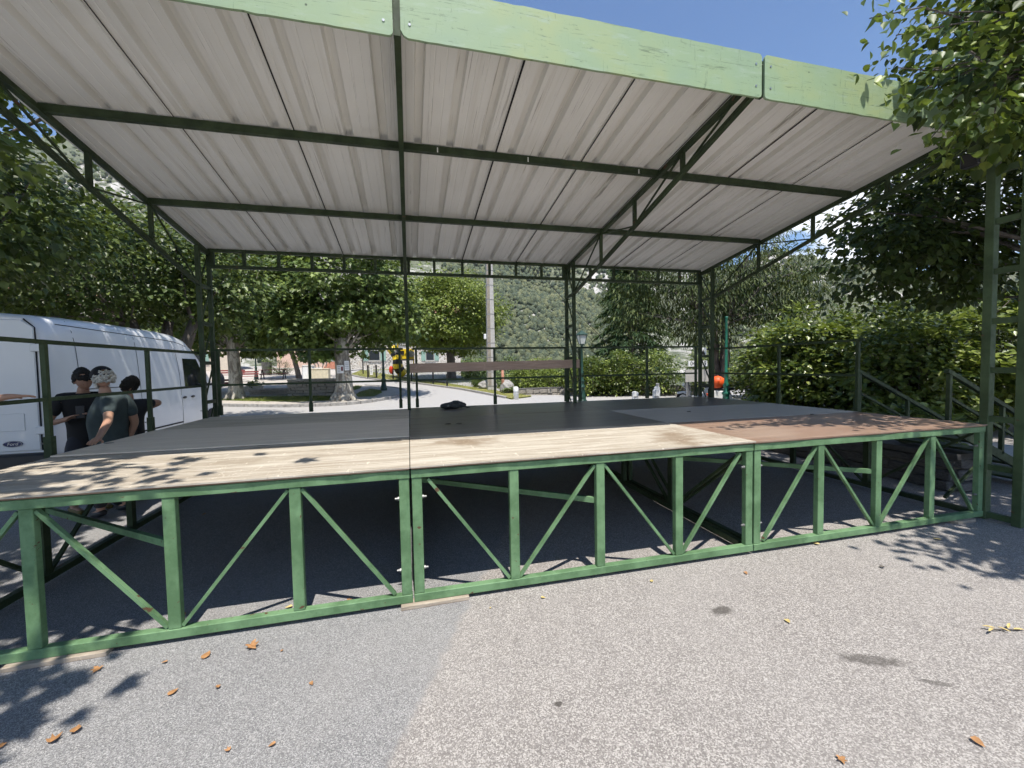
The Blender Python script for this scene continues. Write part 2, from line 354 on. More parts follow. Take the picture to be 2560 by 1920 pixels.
# ------------------------------------------------------------------ helpers: foliage
SHAPES = {   # half outlines (x >= 0), y from stalk 0 to tip 1
    'ovate': [(0, 0), (.30, .05), (.44, .30), (.34, .62), (.12, .88), (0, 1.05)],
    'small': [(0, 0), (.34, .30), (.26, .68), (0, 1)],
    'plane': [(0, .05), (.22, -.02), (.55, .16), (.34, .34), (.58, .66), (.20, .60), (0, 1.05)],
    'lance': [(0, 0), (.11, .25), (.10, .65), (0, 1)],
    'needle': [(0, 0), (.10, .3), (.06, .8), (0, 1)],
    'blade': [(0, 0), (.05, .0), (.03, .5), (0, 1)]}
def leaf_mesh(name, P, D, N, size, shape, fold=.22, droop=.15):
    """P base points, D stalk-to-tip directions, N rough upward normals, size lengths."""
    half = SHAPES[shape]; k = len(half); n = len(P)
    D = D/np.linalg.norm(D, axis=1, keepdims=True)
    X = np.cross(D, N); X /= (np.linalg.norm(X, axis=1, keepdims=True)+1e-9); N = np.cross(X, D)
    V = []
    for sgn in (1, -1):
        for i, (a, b) in enumerate(half):
            if sgn < 0 and i in (0, k-1): continue
            V.append(P+size[:, None]*(X*(a*sgn)+D*b+N*(fold*abs(a)-droop*b*b)))
    nv = len(V); V = np.stack(V, 1).reshape(-1, 3)
    right = list(range(k)); left = [0]+[k+j for j in range(k-2)]+[k-1]; left = left[::-1]
    base = np.arange(n)[:, None]*nv
    idx = np.concatenate([base+np.array(right)[None], base+np.array(left)[None]], 1).reshape(-1)
    me = bpy.data.meshes.new(name); me.vertices.add(len(V)); me.vertices.foreach_set('co', V.ravel().astype(np.float32))
    me.loops.add(len(idx)); me.loops.foreach_set('vertex_index', idx.astype(np.int32))
    me.polygons.add(2*n); me.polygons.foreach_set('loop_start', (np.arange(2*n)*k).astype(np.int32)); me.polygons.foreach_set('loop_total', np.full(2*n, k, np.int32))
    me.update(calc_edges=True); return me
def unit(n):
    v = rng.normal(size=(n, 3)); return v/np.linalg.norm(v, axis=1, keepdims=True)
def lobe_points(lobes, nclump, per, clump, shell=.55):
    """clumps of leaf positions spread in the outer part of ellipsoid lobes"""
    vol = np.array([l[3]*l[4]*l[5] for l in lobes])**.75; pr = vol/vol.sum()
    which = rng.choice(len(lobes), nclump, p=pr); L = np.array(lobes)[which]
    u = unit(nclump); rad = shell+(1-shell)*rng.random((nclump, 1))**.7
    lump = 1+.16*np.sin(u[:, :1]*5+L[:, :1])*np.cos(u[:, 1:2]*6+u[:, 2:3]*4)
    C = L[:, :3]+u*L[:, 3:6]*rad*lump
    pts = np.repeat(C, per, 0); out = np.repeat(u, per, 0)
    off = rng.normal(size=(nclump*per, 3))*np.array([clump, clump, clump*.38])
    return C, pts+off, out, off
def foliage(name, lobes, nclump, per, clump, size, shape, mat, parent, droop=.5, shell=.55, org=(0, 0, 0), zmin=None, hang=0., keep=None):
    C, P, out, off = lobe_points(lobes, nclump, per, clump, shell)
    if zmin is not None: P[:, 2] = np.maximum(P[:, 2], zmin+rng.random(len(P))*.3)
    if keep is not None:
        m = keep(P); P, out, off = P[m], out[m], off[m]
    n = len(P)
    D = off/(np.linalg.norm(off, axis=1, keepdims=True)+1e-6)*.8+out*.5+unit(n)*.6; D[:, 2] -= droop
    if hang: D = D*(1-hang)+np.array([0, 0, -1.])*hang
    N = unit(n)*.55+np.array([0, 0, 1.])+out*.35+np.array([0, -.25, 0])
    sz = size*(.65+.6*rng.random(n))
    me = leaf_mesh(name, P-np.array(org), D, N, sz, shape); me.materials.append(M[mat])
    return link(name, me, parent), C
def limb(mb, a, b, r0, r1, n=6, sag=.08, seg=5):
    a, b = Vector(a), Vector(b); L = (b-a).length; pts = []; rr = []
    o = Vector((random.uniform(-1, 1), random.uniform(-1, 1), random.uniform(-.3, 1)))*L*sag
    for i in range(seg+1):
        t = i/seg; pts.append(a.lerp(b, t)+o*math.sin(math.pi*t)+Vector((random.uniform(-1, 1), random.uniform(-1, 1), 0))*L*.012); rr.append(r0+(r1-r0)*t)
    mb.tube(pts, rr, n)
def tree(name, label, base, trunk_r, fork, lobes, nclump, per, clump, size, shape, leaf, bark='bark', group=None, flare=1.7, nlimb=14, cat='tree', lean=(0, 0), stems=None, limb_k=.36, **kw):
    t = thing(name, label, cat, base, group); org = base
    tr = MB(); top = Vector((base[0]+lean[0], base[1]+lean[1], base[2]+fork))
    if stems is None:
        B = Vector(base); pts = []; rr = []
        for i in range(9):
            k = i/8; pts.append(B.lerp(top, k)+Vector((0, 0, -.08 if i == 0 else 0))+Vector((math.sin(k*5)*.05, math.cos(k*4)*.04-.04, 0))*trunk_r*2); rr.append(trunk_r*(1+(flare-1)*math.exp(-k*fork*3.2))*(1-.22*k))
        tr.tube(pts, rr, 16); r_top = rr[-1]
        if flare > 1.4:
            for j in range(7):
                a = j*.9+.3; limb(tr, (base[0]+math.cos(a)*trunk_r*.5, base[1]+math.sin(a)*trunk_r*.5, base[2]+.55), (base[0]+math.cos(a)*trunk_r*flare*1.12, base[1]+math.sin(a)*trunk_r*flare*1.12, base[2]-.06), trunk_r*.42, trunk_r*.20, 7, 0)
    else:
        for (dx, dy) in stems: limb(tr, (base[0], base[1], base[2]-.1), (base[0]+dx, base[1]+dy, base[2]+fork), trunk_r, trunk_r*.6, 9, .06, 7)
        r_top = trunk_r*.7
    tr.build('trunk', bark, t, True, org=org)
    cr, C = foliage('crown', lobes, nclump, per, clump, size, shape, leaf, t, org=org, **kw)
    lb = MB(); idx = rng.choice(len(C), min(nlimb, len(C)), replace=False)
    tops = [top] if stems is None else [Vector((base[0]+a, base[1]+b, base[2]+fork)) for a, b in stems]
    for i in idx:
        st_ = min(tops, key=lambda q: (q-Vector(C[i])).length)-Vector((0, 0, .12+(random.uniform(0, .9) if stems is None else 0))); limb(lb, st_, C[i], r_top*limb_k*random.uniform(.5, 1), .012, 6, .12)
    lb.build('branches', bark, t, True, org=org)
    return t

# ================================================================== GROUND AND TERRAIN
def ground():
    def spaced(lo, hi, fine_lo, fine_hi, st):
        a = list(np.arange(fine_lo, fine_hi+.01, st)); d = st
        while a[-1] < hi: d *= 1.35; a.append(a[-1]+d)
        d = st
        while a[0] > lo: d *= 1.35; a.insert(0, a[0]-d)
        return a
    xs = spaced(-1500, 1500, -24, 24, 1.5); ys = spaced(-1500, 1500, -8, 62, 1.5)
    vs = [(x, y, T(x, y)) for y in ys for x in xs]; nx = len(xs)
    fs = [(j*nx+i, j*nx+i+1, (j+1)*nx+i+1, (j+1)*nx+i) for j in range(len(ys)-1) for i in range(nx-1)]
    o = MB().add(vs, fs).build('ground', 'asphalt', smooth=True); tag(o, 'pale grey asphalt square the stage stands on', kind='structure')
ground()
def sheet(name, pts, z, mat, parent=None, thick=.0, kind=None, rng_pts=None):
    """polygon draped on the terrain, z above it"""
    bm = bmesh.new(); vs = [bm.verts.new((p[0], p[1], T(p[0], p[1])+z)) for p in pts]; f = bm.faces.new(vs)
    if thick:
        r = bmesh.ops.extrude_face_region(bm, geom=[f]); vv = [g for g in r['geom'] if isinstance(g, bmesh.types.BMVert)]
        for v in vv: v.co.z -= thick
    bmesh.ops.recalc_face_normals(bm, faces=bm.faces)
    me = bpy.data.meshes.new(name); bm.to_mesh(me); bm.free(); me.materials.append(M[mat])
    o = link(name, me, parent)
    if kind: o['kind'] = kind
    return o
def smooth_closed(pts, k=6):
    n = len(pts); out = []
    for i in range(n):
        p0, p1, p2, p3 = [Vector(pts[(i+j) % n][:2]) for j in (-1, 0, 1, 2)]
        for s in range(k):
            t = s/k; out.append(tuple(.5*((2*p1)+(p2-p0)*t+(2*p0-5*p1+4*p2-p3)*t*t+(3*p1-p0-3*p2+p3)*t**3)))
    return out
# --- mountain behind, polar height field round the square
def ridge_el(az):   # elevation (degrees) of the skyline by azimuth from +y
    xs = [-100, -45, -32, -24, -12, 0, 12, 24, 36, 50, 62, 75, 100]; es = [10, 17, 21, 23.5, 27, 29, 27, 20, 13, 9.5, 8.5, 8, 7]
    return np.interp(az, xs, es)
def fbm(x, y, o=5):
    v = 0; a = 1; f = 1
    for i in range(o):
        v += a*math.sin(x*f*1.3+2.1*i+1.7*math.sin(y*f*.9+i))*math.cos(y*f*1.1+1.3*i+1.2*math.sin(x*f*.7)); a *= .5; f *= 2.03
    return v
RM = 1000.
def mount(az, r):
    k = min(1, max(0, (r-190)/(RM-190))); a = math.radians(az); x, y = r*math.sin(a), r*math.cos(a)
    h = math.tan(math.radians(ridge_el(az)))*RM*(k**1.15)
    if k >= 1: h *= max(.3, 1-(r-RM)/900)
    return (x, y, h+(fbm(x/150, y/150)*34+fbm(x/38, y/38, 3)*7)*min(1, k*3.2)-6*(1-k))
def mountain():
    azs = np.arange(-62, 84, .5); rs = [90, 100, 115, 130, 150, 170]+list(np.arange(190, 1060, 15))+[1120, 1250, 1500]
    vs = [mount(a, r) for r in rs for a in azs]; na = len(azs)
    fs = [(j*na+i, j*na+i+1, (j+1)*na+i+1, (j+1)*na+i) for j in range(len(rs)-1) for i in range(na-1)]
    t = MT('limestone_slope'); p = t.pos()
    b = t.noise(p, .012, 8, .62); f = t.noise(p, .11, 6, .7); sc = t.vor(p, .22)
    rock = t.ramp(f, ((.3, (.26, .25, .235)), (.55, (.44, .42, .39)), (.75, (.60, .57, .53))))
    veg = t.ramp(f, ((.3, (.07, .085, .05)), (.7, (.17, .18, .11))))
    c = t.mix(t.ss(t.math('ADD', b, t.math('MULTIPLY', t.math('SUBTRACT', f, .5), .55)), .50, .62), veg, rock)
    m = t.done(t.bsdf(c, .95, t.bump(f, .8, 4.)))
    o = MB().add(vs, fs).build('mountain', m, smooth=True); tag(o, 'rocky forested mountainside rising behind the square', kind='structure')
    # woods on it
    n = 60000; pick = rng.random(n); az = np.where(pick < .72, rng.uniform(5, 31, n), np.where(pick < .82, rng.uniform(-42, -15, n), rng.uniform(38, 66, n))); rr = np.sqrt(rng.uniform(215**2, 930**2, n))
    base = MB(); keepv = []; V = []; F = []
    ico = bmesh.new(); bmesh.ops.create_icosphere(ico, subdivisions=1, radius=1.); iv = np.array([v.co[:] for v in ico.verts]); ifc = np.array([[v.index for v in f.verts] for f in ico.faces]); ico.free()
    cnt = 0
    for a, r in zip(az, rr):
        x, y, z = mount(a, r)
        dens = fbm(x/60+3, y/60)+.35*fbm(x/17, y/17, 2)
        if dens > 1.15-r/800 and random.random() < .85: continue
        s = random.uniform(1.1, 2.5)*(.9 if r < 350 else 1.15); hz = random.uniform(.8, 1.6)
        V.append(iv*(1+rng.uniform(-.3, .3, (len(iv), 1)))*np.array([s, s, s*hz])+np.array([x, y, z+s*hz*.55])); F.append(ifc+cnt*len(iv)); cnt += 1
    V = np.concatenate(V); F = np.concatenate(F)
    me = bpy.data.meshes.new('forest'); me.vertices.add(len(V)); me.vertices.foreach_set('co', V.ravel().astype(np.float32))
    me.loops.add(F.size); me.loops.foreach_set('vertex_index', F.ravel().astype(np.int32)); me.polygons.add(len(F)); me.polygons.foreach_set('loop_start', (np.arange(len(F))*3).astype(np.int32)); me.polygons.foreach_set('loop_total', np.full(len(F), 3, np.int32)); me.update(calc_edges=True)
    t = MT('far_wood'); r = t.n('ShaderNodeNewGeometry').outputs['Random Per Island']; nn = t.noise(t.pos(), 1.6, 5, .75)
    c = t.mix(t.ss(nn, .4, .62), t.ramp(r, ((0, (.040, .060, .040)), (.5, (.070, .092, .052)), (.85, (.11, .128, .062)), (1, (.18, .175, .085)))), t.ramp(r, ((0, (.09, .115, .07)), (1, (.22, .235, .12)))))
    me.materials.append(t.done(t.bsdf(c, .95, t.bump(nn, 1., 1.2))))
    tag(link('forest', me), 'scattered pine and oak wood covering the mountainside', kind='stuff')
mountain()

# ================================================================== STAGE
DZ = 1.035            # deck top
def stage():
    st = thing('stage', 'long raised plywood stage on a green painted steel truss frame', 'stage', (0, 0, 0))
    for k in range(3):
        x0 = -3+3*k; x1 = x0+3
        # front frame
        MB().box(((x0+x1)/2, .03, .06), (2.99, .06, .06)).build('bottom_rail', 'green', st, bevel=.004)
        MB().box(((x0+x1)/2, .03, .978), (2.99, .06, .06)).build('top_rail', 'green', st, bevel=.004)
        for px in (x0+.045, x0+.775, x0+1.5, x0+2.235, x1-.045):
            MB().box((px, .032, .519), (.072, .052, .857)).build('post', 'green', st, bevel=.004)
        pp = [x0+.085, x0+.775, x0+1.5, x0+2.235, x1-.085]
        for i in range(4):
            a, b = (pp[i]+.04, pp[i+1]-.045)
            down = (i % 2 == 0) == (k == 1)
            za, zb = (.93, .10) if down else (.10, .93)
            MB().bar((a, .03, za), (b, .03, zb), .022, .03, (0, 1, 0)).build('brace', 'green', st)
        # bolts near the joints
        for px, sg in ((x0+.082, 1), (x1-.082, -1)):
            for z in (.27, .80):
                MB().tube([(px, .03, z), (px+sg*.03, .03, z)], .008, 8).tube([(px, .03, z), (px+sg*.010, .03, z)], .014, 6).build('bolt', 'bolt', st)
        # rear frame
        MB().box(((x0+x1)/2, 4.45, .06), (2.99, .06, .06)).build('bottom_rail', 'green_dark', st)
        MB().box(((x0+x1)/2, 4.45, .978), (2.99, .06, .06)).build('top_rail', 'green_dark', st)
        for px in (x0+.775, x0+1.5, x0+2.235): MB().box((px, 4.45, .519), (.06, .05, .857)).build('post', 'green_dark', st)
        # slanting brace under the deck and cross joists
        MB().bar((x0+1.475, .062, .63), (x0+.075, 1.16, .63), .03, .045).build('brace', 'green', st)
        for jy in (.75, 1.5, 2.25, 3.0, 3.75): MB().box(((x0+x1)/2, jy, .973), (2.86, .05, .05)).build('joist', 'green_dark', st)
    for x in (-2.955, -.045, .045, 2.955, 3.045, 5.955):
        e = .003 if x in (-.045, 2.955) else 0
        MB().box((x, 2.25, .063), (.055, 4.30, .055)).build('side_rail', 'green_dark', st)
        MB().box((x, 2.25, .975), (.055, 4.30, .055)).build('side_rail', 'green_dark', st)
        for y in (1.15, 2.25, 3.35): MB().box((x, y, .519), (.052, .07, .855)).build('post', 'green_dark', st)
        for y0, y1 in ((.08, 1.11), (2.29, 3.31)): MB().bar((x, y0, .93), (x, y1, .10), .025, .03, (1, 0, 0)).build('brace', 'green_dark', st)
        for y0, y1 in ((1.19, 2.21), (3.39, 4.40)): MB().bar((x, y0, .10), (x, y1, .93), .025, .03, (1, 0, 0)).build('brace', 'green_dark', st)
    # plywood panels: (x0, x1, y0, y1, z offset, material)
    G = .006
    panels = [(-3, 0, -.02, 1.32, .0, 'ply_pale'),
              (-3, 0, 1.33, 2.85, .012, 'ply_new'), (-3, 0, 2.86, 4.30, .006, 'ply_streak'),
              (0, 3, -.02, 1.30, .002, 'ply_pale2'), (0, 3, 1.306, 2.90, .0, 'ply_film'), (0, 3, 2.906, 4.48, .001, 'ply_film'),
              (3, 6, -.01, 1.30, -.004, 'ply_brown'), (3, 6, 1.306, 2.76, .0, 'ply_grey'), (3, 6, 2.766, 4.48, .001, 'ply_film')]
    for x0, x1, y0, y1, dz, m in panels:
        lab = {'ply_pale2': 'bleached plywood panel with brown worn stains', 'ply_pale': 'sun bleached pale plywood panel', 'ply_new': 'smooth newer beige plywood panel', 'ply_streak': 'dark streaked plywood panel', 'ply_film': 'dark brown film faced plywood panel', 'ply_brown': 'scuffed reddish brown plywood panel', 'ply_grey': 'worn grey plywood panel'}[m]
        b = MB()
        n = 14; zt = DZ+dz
        # front edge a little ragged
        fr = [(x0+G/2+(x1-x0-G)*i/n, y0+(random.uniform(-.006, .006) if 0 < i < n else 0)) for i in range(n+1)]
        b.prism(fr+[(x1-G/2, y1), (x0+G/2, y1)], 'z', zt-.011, zt)
        o = b.build('deck_panel', m, st); o['label'] = lab
        MB().box(((x0+x1)/2, (y0+y1)/2+.004, zt-.0165), (x1-x0-G-.01, y1-y0-.012, .0105)).build('panel_core', 'ply_edge', o)
        MB().box(((x0+x1)/2, (y0+y1)/2+.03, zt-.0235), (x1-x0-G-.03, y1-y0-.10, .003)).build('bounce_cut_sheet', 'underside', o)  # added dark sheet, cuts bounce light under the stage
    # dark knots and hand holes in the panels
    for (u, v, m) in ((1120, 1062, 'gap'), (1148, 1061, 'gap'), (272, 1111, 'gap'), (1722, 1031, 'gap'), (2030, 1038, 'gap')):
        q = onz(u, v, DZ); MB().prism([(q[0]+.035*math.cos(a)*(1+.4*math.sin(2*a)), q[1]+.022*math.sin(a)) for a in np.linspace(0, 6.0, 10)], 'z', DZ+.012, DZ+.0145).build('hand_hole', m, st)
    return st
stage()

# ---- canopy: roof sheets on purlins on cantilever trusses
def zs(y): return 4.27-.1335*y      # underside plane of the roof sheet
def canopy():
    c = thing('stage_canopy', 'pale corrugated mono-pitch canopy over the stage on green lattice trusses', 'canopy', (0, 4.3, 0))
    O = (0, 4.3, 0)
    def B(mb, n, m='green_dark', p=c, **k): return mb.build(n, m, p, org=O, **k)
    ch = lambda y: zs(y)-.062
    bc = lambda y: 4.06-.2515*(y-.12)
    for i, x in enumerate((-3, 0, 3, 6)):
        tr = MB().bar((x, 4.49, ch(4.49)), (x, .02, ch(.02)), .05, .05); top = B(tr, 'truss')
        B(MB().bar((x, 4.13, bc(4.13)), (x, -.03, bc(-.03)), .045, .045), 'bottom_chord', p=top)
        for y in (1.0, 2.0, 3.0): B(MB().bar((x, y, bc(y)+.02), (x, y, ch(y)-.024), .042, .042), 'web_post', p=top)
        for (ya, za, yb, zb) in ((.30, ch(.3)-.03, .95, bc(.95)+.03), (1.04, ch(1.04)-.03, 1.94, bc(1.94)+.03), (2.06, bc(2.06)+.03, 2.95, ch(2.95)-.03), (3.05, ch(3.05)-.03, 4.06, bc(4.06)+.04)):
            B(MB().bar((x, ya, za), (x, yb, zb), .018, .018), 'web_rod', p=top)
        leg = B(MB().bar((x, 4.13, 0), (x, 4.13, ch(4.13)-.028), .055, .055), 'column')
        B(MB().bar((x, 4.49, 0), (x, 4.49, ch(4.49)-.028), .055, .055), 'column_leg', p=leg)
        zr = [.30, .78, 1.28, 1.88, 2.48, 3.05, 3.60]
        for z in zr: B(MB().bar((x, 4.158, z), (x, 4.462, z), .045, .05), 'rung', p=leg)
        for a, b in zip(zr[:-1], zr[1:]): B(MB().bar((x, 4.155, a+.03), (x, 4.465, b-.03), .018, .018), 'lacing', p=leg)
    for y in (1.47, 2.99):
        o = B(MB().box((1.5, y, zs(y)-.038), (9.0, .055, .07)), 'purlin')
        if y < 2:
            for u in (1094, 1320, 1597): 
                q = ony(u, 380, 1.44); B(MB().box((q[0], y-.0295, zs(y)-.045), (.012, .004, .05)), 'paint_mark', 'white_paint', p=o)
    B(MB().box((1.5, .03, zs(.03)-.045), (9.0, .05, .07)), 'purlin')
    # rear vierendeel beam
    bm_ = B(MB().box((1.5, 4.49, 3.655), (9.0, .05, .05)), 'rear_beam')
    B(MB().box((1.5, 4.49, 3.40), (9.0, .05, .05)), 'beam_chord', p=bm_)
    for k in range(1, 18):
        if k % 6: B(MB().box((-3+.5*k, 4.49, 3.5275), (.045, .045, .204)), 'beam_stud', p=bm_)
    for x in (-3, 0, 3, 6):
        for s in (-1, 1):
            if -3 <= x+s*.06 <= 6: B(MB().box((x+s*.056, 4.49, 3.5275), (.05, .046, .204)), 'beam_stud', p=bm_)
    # roof sheets: 9 one-metre sheets with three ribs each
    prof = []
    for k in range(3):
        r = .167+.3333*k
        prof += [(r-.125, 0), (r-.118, .004), (r-.111, 0), (r-.044, 0), (r-.032, .064), (r+.032, .064), (r+.044, 0), (r+.111, 0), (r+.118, .004), (r+.125, 0)]
    prof = [(-.020, -.012), (-.006, .0)]+prof+[(1.0, .0)]
    for k in range(9):
        X = -3.0+k; b = MB(); dz = .004+(k % 2)*.004; sk = random.uniform(-.006, .006); ys = np.linspace(-.04, 4.62, 9)
        edge = [(0, 0)]
        pr_ = [(p[0], p[1]) for p in prof]
        if k == 0: pr_ = [(-.14, 0)]+pr_
        if k == 8: pr_ = pr_+[(1.10, 0)]
        vs = []; fs = []; n = len(pr_)
        for j, y in enumerate(ys):
            for q in pr_: vs.append((X+q[0]+sk*math.sin(j), y, zs(y)+dz+q[1]+random.uniform(-.001, .001)))
        m = len(vs); vs += [(a, b_, z+.0025) for a, b_, z in vs]
        for j in range(len(ys)-1):
            for i in range(n-1):
                q = (j*n+i, j*n+i+1, (j+1)*n+i+1, (j+1)*n+i); fs.append(q[::-1]); fs.append(tuple(m+a for a in q))
        for i in range(n-1):
            fs.append((i, i+1, m+i+1, m+i)); j = (len(ys)-1)*n; fs.append((j+i+1, j+i, m+j+i, m+j+i+1))
        b.add(vs, fs); sh = B(b, 'roof_sheet', 'roof')
        if k: B(MB().bar((X-.004, -.03, zs(-.03)-.003), (X-.004, 4.6, zs(4.6)-.003), .016 if k == 4 else (.010 if k in (2, 5, 7) else .005), .006), 'lap_gap', 'gap', p=sh)  # dark lap lines; the thinnest are added to block sun leaking between sheets
    # fascia boards with rounded corners
    for k, (x0, x1, cut) in enumerate(((-3.1, -.028, 0), (.022, 2.985, 1), (3.015, 6.1, 0))):
        z0, z1 = 3.985, 4.345; R = .03; poly = []
        cs = [(x0+R, z0+R, math.pi), (x1-R, z0+R, 1.5*math.pi), (x1-R, z1-R, 0), (x0+R, z1-R, .5*math.pi)]
        for ci, (cx, cz, a0) in enumerate(cs):
            if cut and ci == 0: poly += [(x0, z0+.05), (x0+.02, z0+.015), (x0+.05, z0)]; continue
            for j in range(4): poly.append((cx+R*math.cos(a0+j*math.pi/6), cz+R*math.sin(a0+j*math.pi/6)))
        nn = []
        for i in range(len(poly)):
            a, b2 = poly[i], poly[(i+1) % len(poly)]; nn.append(a); L = math.dist(a, b2)
            if L > 1:
                for t in np.linspace(0, 1, 46)[1:-1]: nn.append((a[0]+(b2[0]-a[0])*t, a[1]+random.choice((0, 0, 0, 1, -1))*random.uniform(0, .004)))
        o = B(MB().prism(nn, 'y', -.065, -.045), 'fascia_board', 'fascia')
        for px in (x0+.06, x1-.06):
            for pz in (z0+.09, z1-.09): B(MB().tube([(px, -.064, pz), (px, -.069, pz)], .009, 8), 'bolt', 'steel', p=o)
    for x in (0, 3): B(MB().box((x, -.022, 4.16), (.05, .035, .30)), 'fascia_bracket')
    return c
canopy()
# front ladder tower at the right end
def tower():
    t = thing('ladder_tower', 'tall green ladder-like steel tower at the right front corner of the stage', 'tower', (6.03, -.1, 0)); O = (6.03, -.1, 0)
    for y in (.03, -.24): MB().bar((6.05, y, 0), (6.05, y, 4.25), .085, .075).build('leg', 'green_tower', t, org=O, bevel=.004)
    for z in np.arange(.05, 4.2, .52): MB().bar((6.05, -.006, z), (6.05, -.204, z), .05, .06).build('rung', 'green_tower', t, org=O)
    MB().box((6.03, .20, 3.90), (.10, .16, .15)).build('floodlight', 'black', t, org=O, bevel=.015)
    MB().bar((6.05, .07, 3.92), (6.05, .12, 3.92), .03).build('bracket', 'black', t, org=O)
tower()

# ---- guard rails, each section lifts out of its sockets
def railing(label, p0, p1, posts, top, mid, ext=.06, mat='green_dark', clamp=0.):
    p0, p1 = Vector(p0), Vector(p1); d = (p1-p0).normalized()
    t = thing('railing', label, 'railing', (p0[0], p0[1], DZ)); O = (p0[0], p0[1], DZ)
    MB().bar((*(p0-d*ext), top), (*(p1+d*ext), top), .042, .035).build('top_rail', mat, t, org=O)
    MB().bar((*p0, mid), (*p1, mid), .03, .032).build('mid_rail', mat, t, org=O)
    for s in posts:
        q = p0+d*s; z0 = DZ-.12 if True else DZ
        MB().bar((*q, DZ+.015), (*q, top-.017), .038, .038).build('post', mat, t, org=O)
        sk = MB().bar((*q, DZ+.016 if not clamp else DZ-.16), (*q, DZ+.17), .056, .056).build('socket', mat, t, org=O)
        if clamp: MB().bar((q[0]+clamp*.029, q[1], DZ-.09), (q[0]+clamp*.075, q[1], DZ-.09), .05, .10).build('clamp_plate', mat, sk, org=O)
        n = Vector((-d[1], d[0])); a = q+n*.028; b = q+n*.06
        MB().tube([(*a, DZ+.11), (*b, DZ+.11)], .008, 6).build('bolt', 'steel', sk, org=O)
BY = 4.40
railing('green tube railing along the stage rear beside the white van', (-2.93, BY), (-.14, BY), (.03, 1.35, 2.79), 2.08, 1.53)
railing('green tube railing along the stage rear with a long plank hung on it', (.14, BY), (2.93, BY), (0, 1.40, 2.79), 2.08, 1.53)
railing('green tube railing along the stage rear in front of the dark trees', (3.22, BY), (5.85, BY), (0, 1.46, 2.6), 2.08, 1.53)
railing('green tube railing along the stage side where people stand', (-3.055, .06), (-3.055, 4.30), (.02, 1.36, 2.82, 4.20), 2.03, 1.53, clamp=1)
railing('green tube railing on the stage side by the steps', (6.055, 4.28), (6.055, 1.34), (.02, 1.66, 2.92), 2.02, 1.53, clamp=-1)

def plank():
    a = (-.03, 1.74); b = (3.19, 1.77); y = BY-.045
    o = MB().prism([(a[0], a[1]-.08), (b[0], b[1]-.08), (b[0], b[1]+.08), (a[0], a[1]+.08)], 'y', y-.02, y+.005).build('plank', 'board', bevel=.002)
    tag(o, 'long reddish brown wooden plank fixed across the rear railing', 'plank')
plank()
def bag():
    q = onz(1130, 1020, DZ+.002); b = MB(); t = thing('crumpled_bag', 'crumpled black and grey fabric bag lying on the stage floor', 'bag', (q[0], q[1]-.12, DZ+.002))
    random.seed(3)
    for (cx, cy, cz, rx, ry, rz) in ((0, 0, .055, .19, .12, .055), (.06, .02, .085, .12, .10, .05), (-.10, -.01, .05, .11, .10, .05), (.13, -.02, .06, .10, .08, .045)):
        b.ell((cx, cy, cz), (rx, ry, rz), 14, 9, .13)
    tt = MT('camouflage_fabric'); f = tt.noise(tt.obj(), 16, 5, .6); m = tt.done(tt.bsdf(tt.ramp(f, ((.42, (.012, .013, .014)), (.52, (.05, .055, .055)), (.60, (.02, .022, .022)), (.70, (.16, .17, .16)))), .8, tt.bump(f, .8, .02)))
    b.build('body', m, t, True)
    s = MB().tube([(.16, -.02, .05), (.24, -.03, .02), (.29, -.02, .01)], [.014, .012, .006], 6); s.build('strap', m, t, True)
bag()
def shims():
    for lab, pts, zt in (('grey timber shim packed under the stage front by the left shadow', ((5, 1680), (275, 1632)), .028), ('pale timber shim packed under the joint of two stage sections', ((1003, 1520), (1172, 1496)), .026), ('small timber shim under the stage corner by the ladder tower', ((2380, 1308), (2425, 1300)), .026)):
        a, b = onz(*pts[0], .0), onz(*pts[1], .0)
        o = MB().bar((a[0], .012, .0145), (b[0], .022, .0145), .10, .029).build('timber_shim', 'shim', bevel=.003); tag(o, lab, 'timber block')
shims()
def stairs():
    t = thing('side_stairs', 'green metal steps with handrails leading up to the stage side', 'stairs', (6.9, .95, 0)); O = (6.9, .95, 0)
    y0, y1 = .42, 1.42; sl = -.45; xa, xb = 6.16, 8.40
    z = lambda x: 1.0+sl*(x-6.1)
    for y in (y0, y1):
        MB().bar((xa, y, z(xa)-.02), (xb, y, z(xb)-.02), .04, .10).build('stringer', 'green_dark', t, org=O)
        MB().bar((6.12, y, 1.60), (8.05, y, 1.60+sl*1.93), .05, .045).build('handrail', 'green_dark', t, org=O)
        MB().bar((6.16, y, 1.29), (8.05, y, 1.29+sl*1.89), .03, .03).build('mid_rail', 'green_dark', t, org=O)
        for px in (6.17, 7.1, 8.03): MB().bar((px, y, z(px)), (px, y, 1.60+sl*(px-6.12)-.02), .04).build('post', 'green_dark', t, org=O)
    for k in range(6):
        px = 6.33+.36*k; MB().box((px, (y0+y1)/2, z(px)), (.26, y1-y0-.05, .03)).build('tread', 'green_dark', t, org=O)
    MB().bar((6.2, y0+.03, .08), (7.0, y0+.03, .60), .03).build('strut', 'green_dark', t, org=O)
stairs()

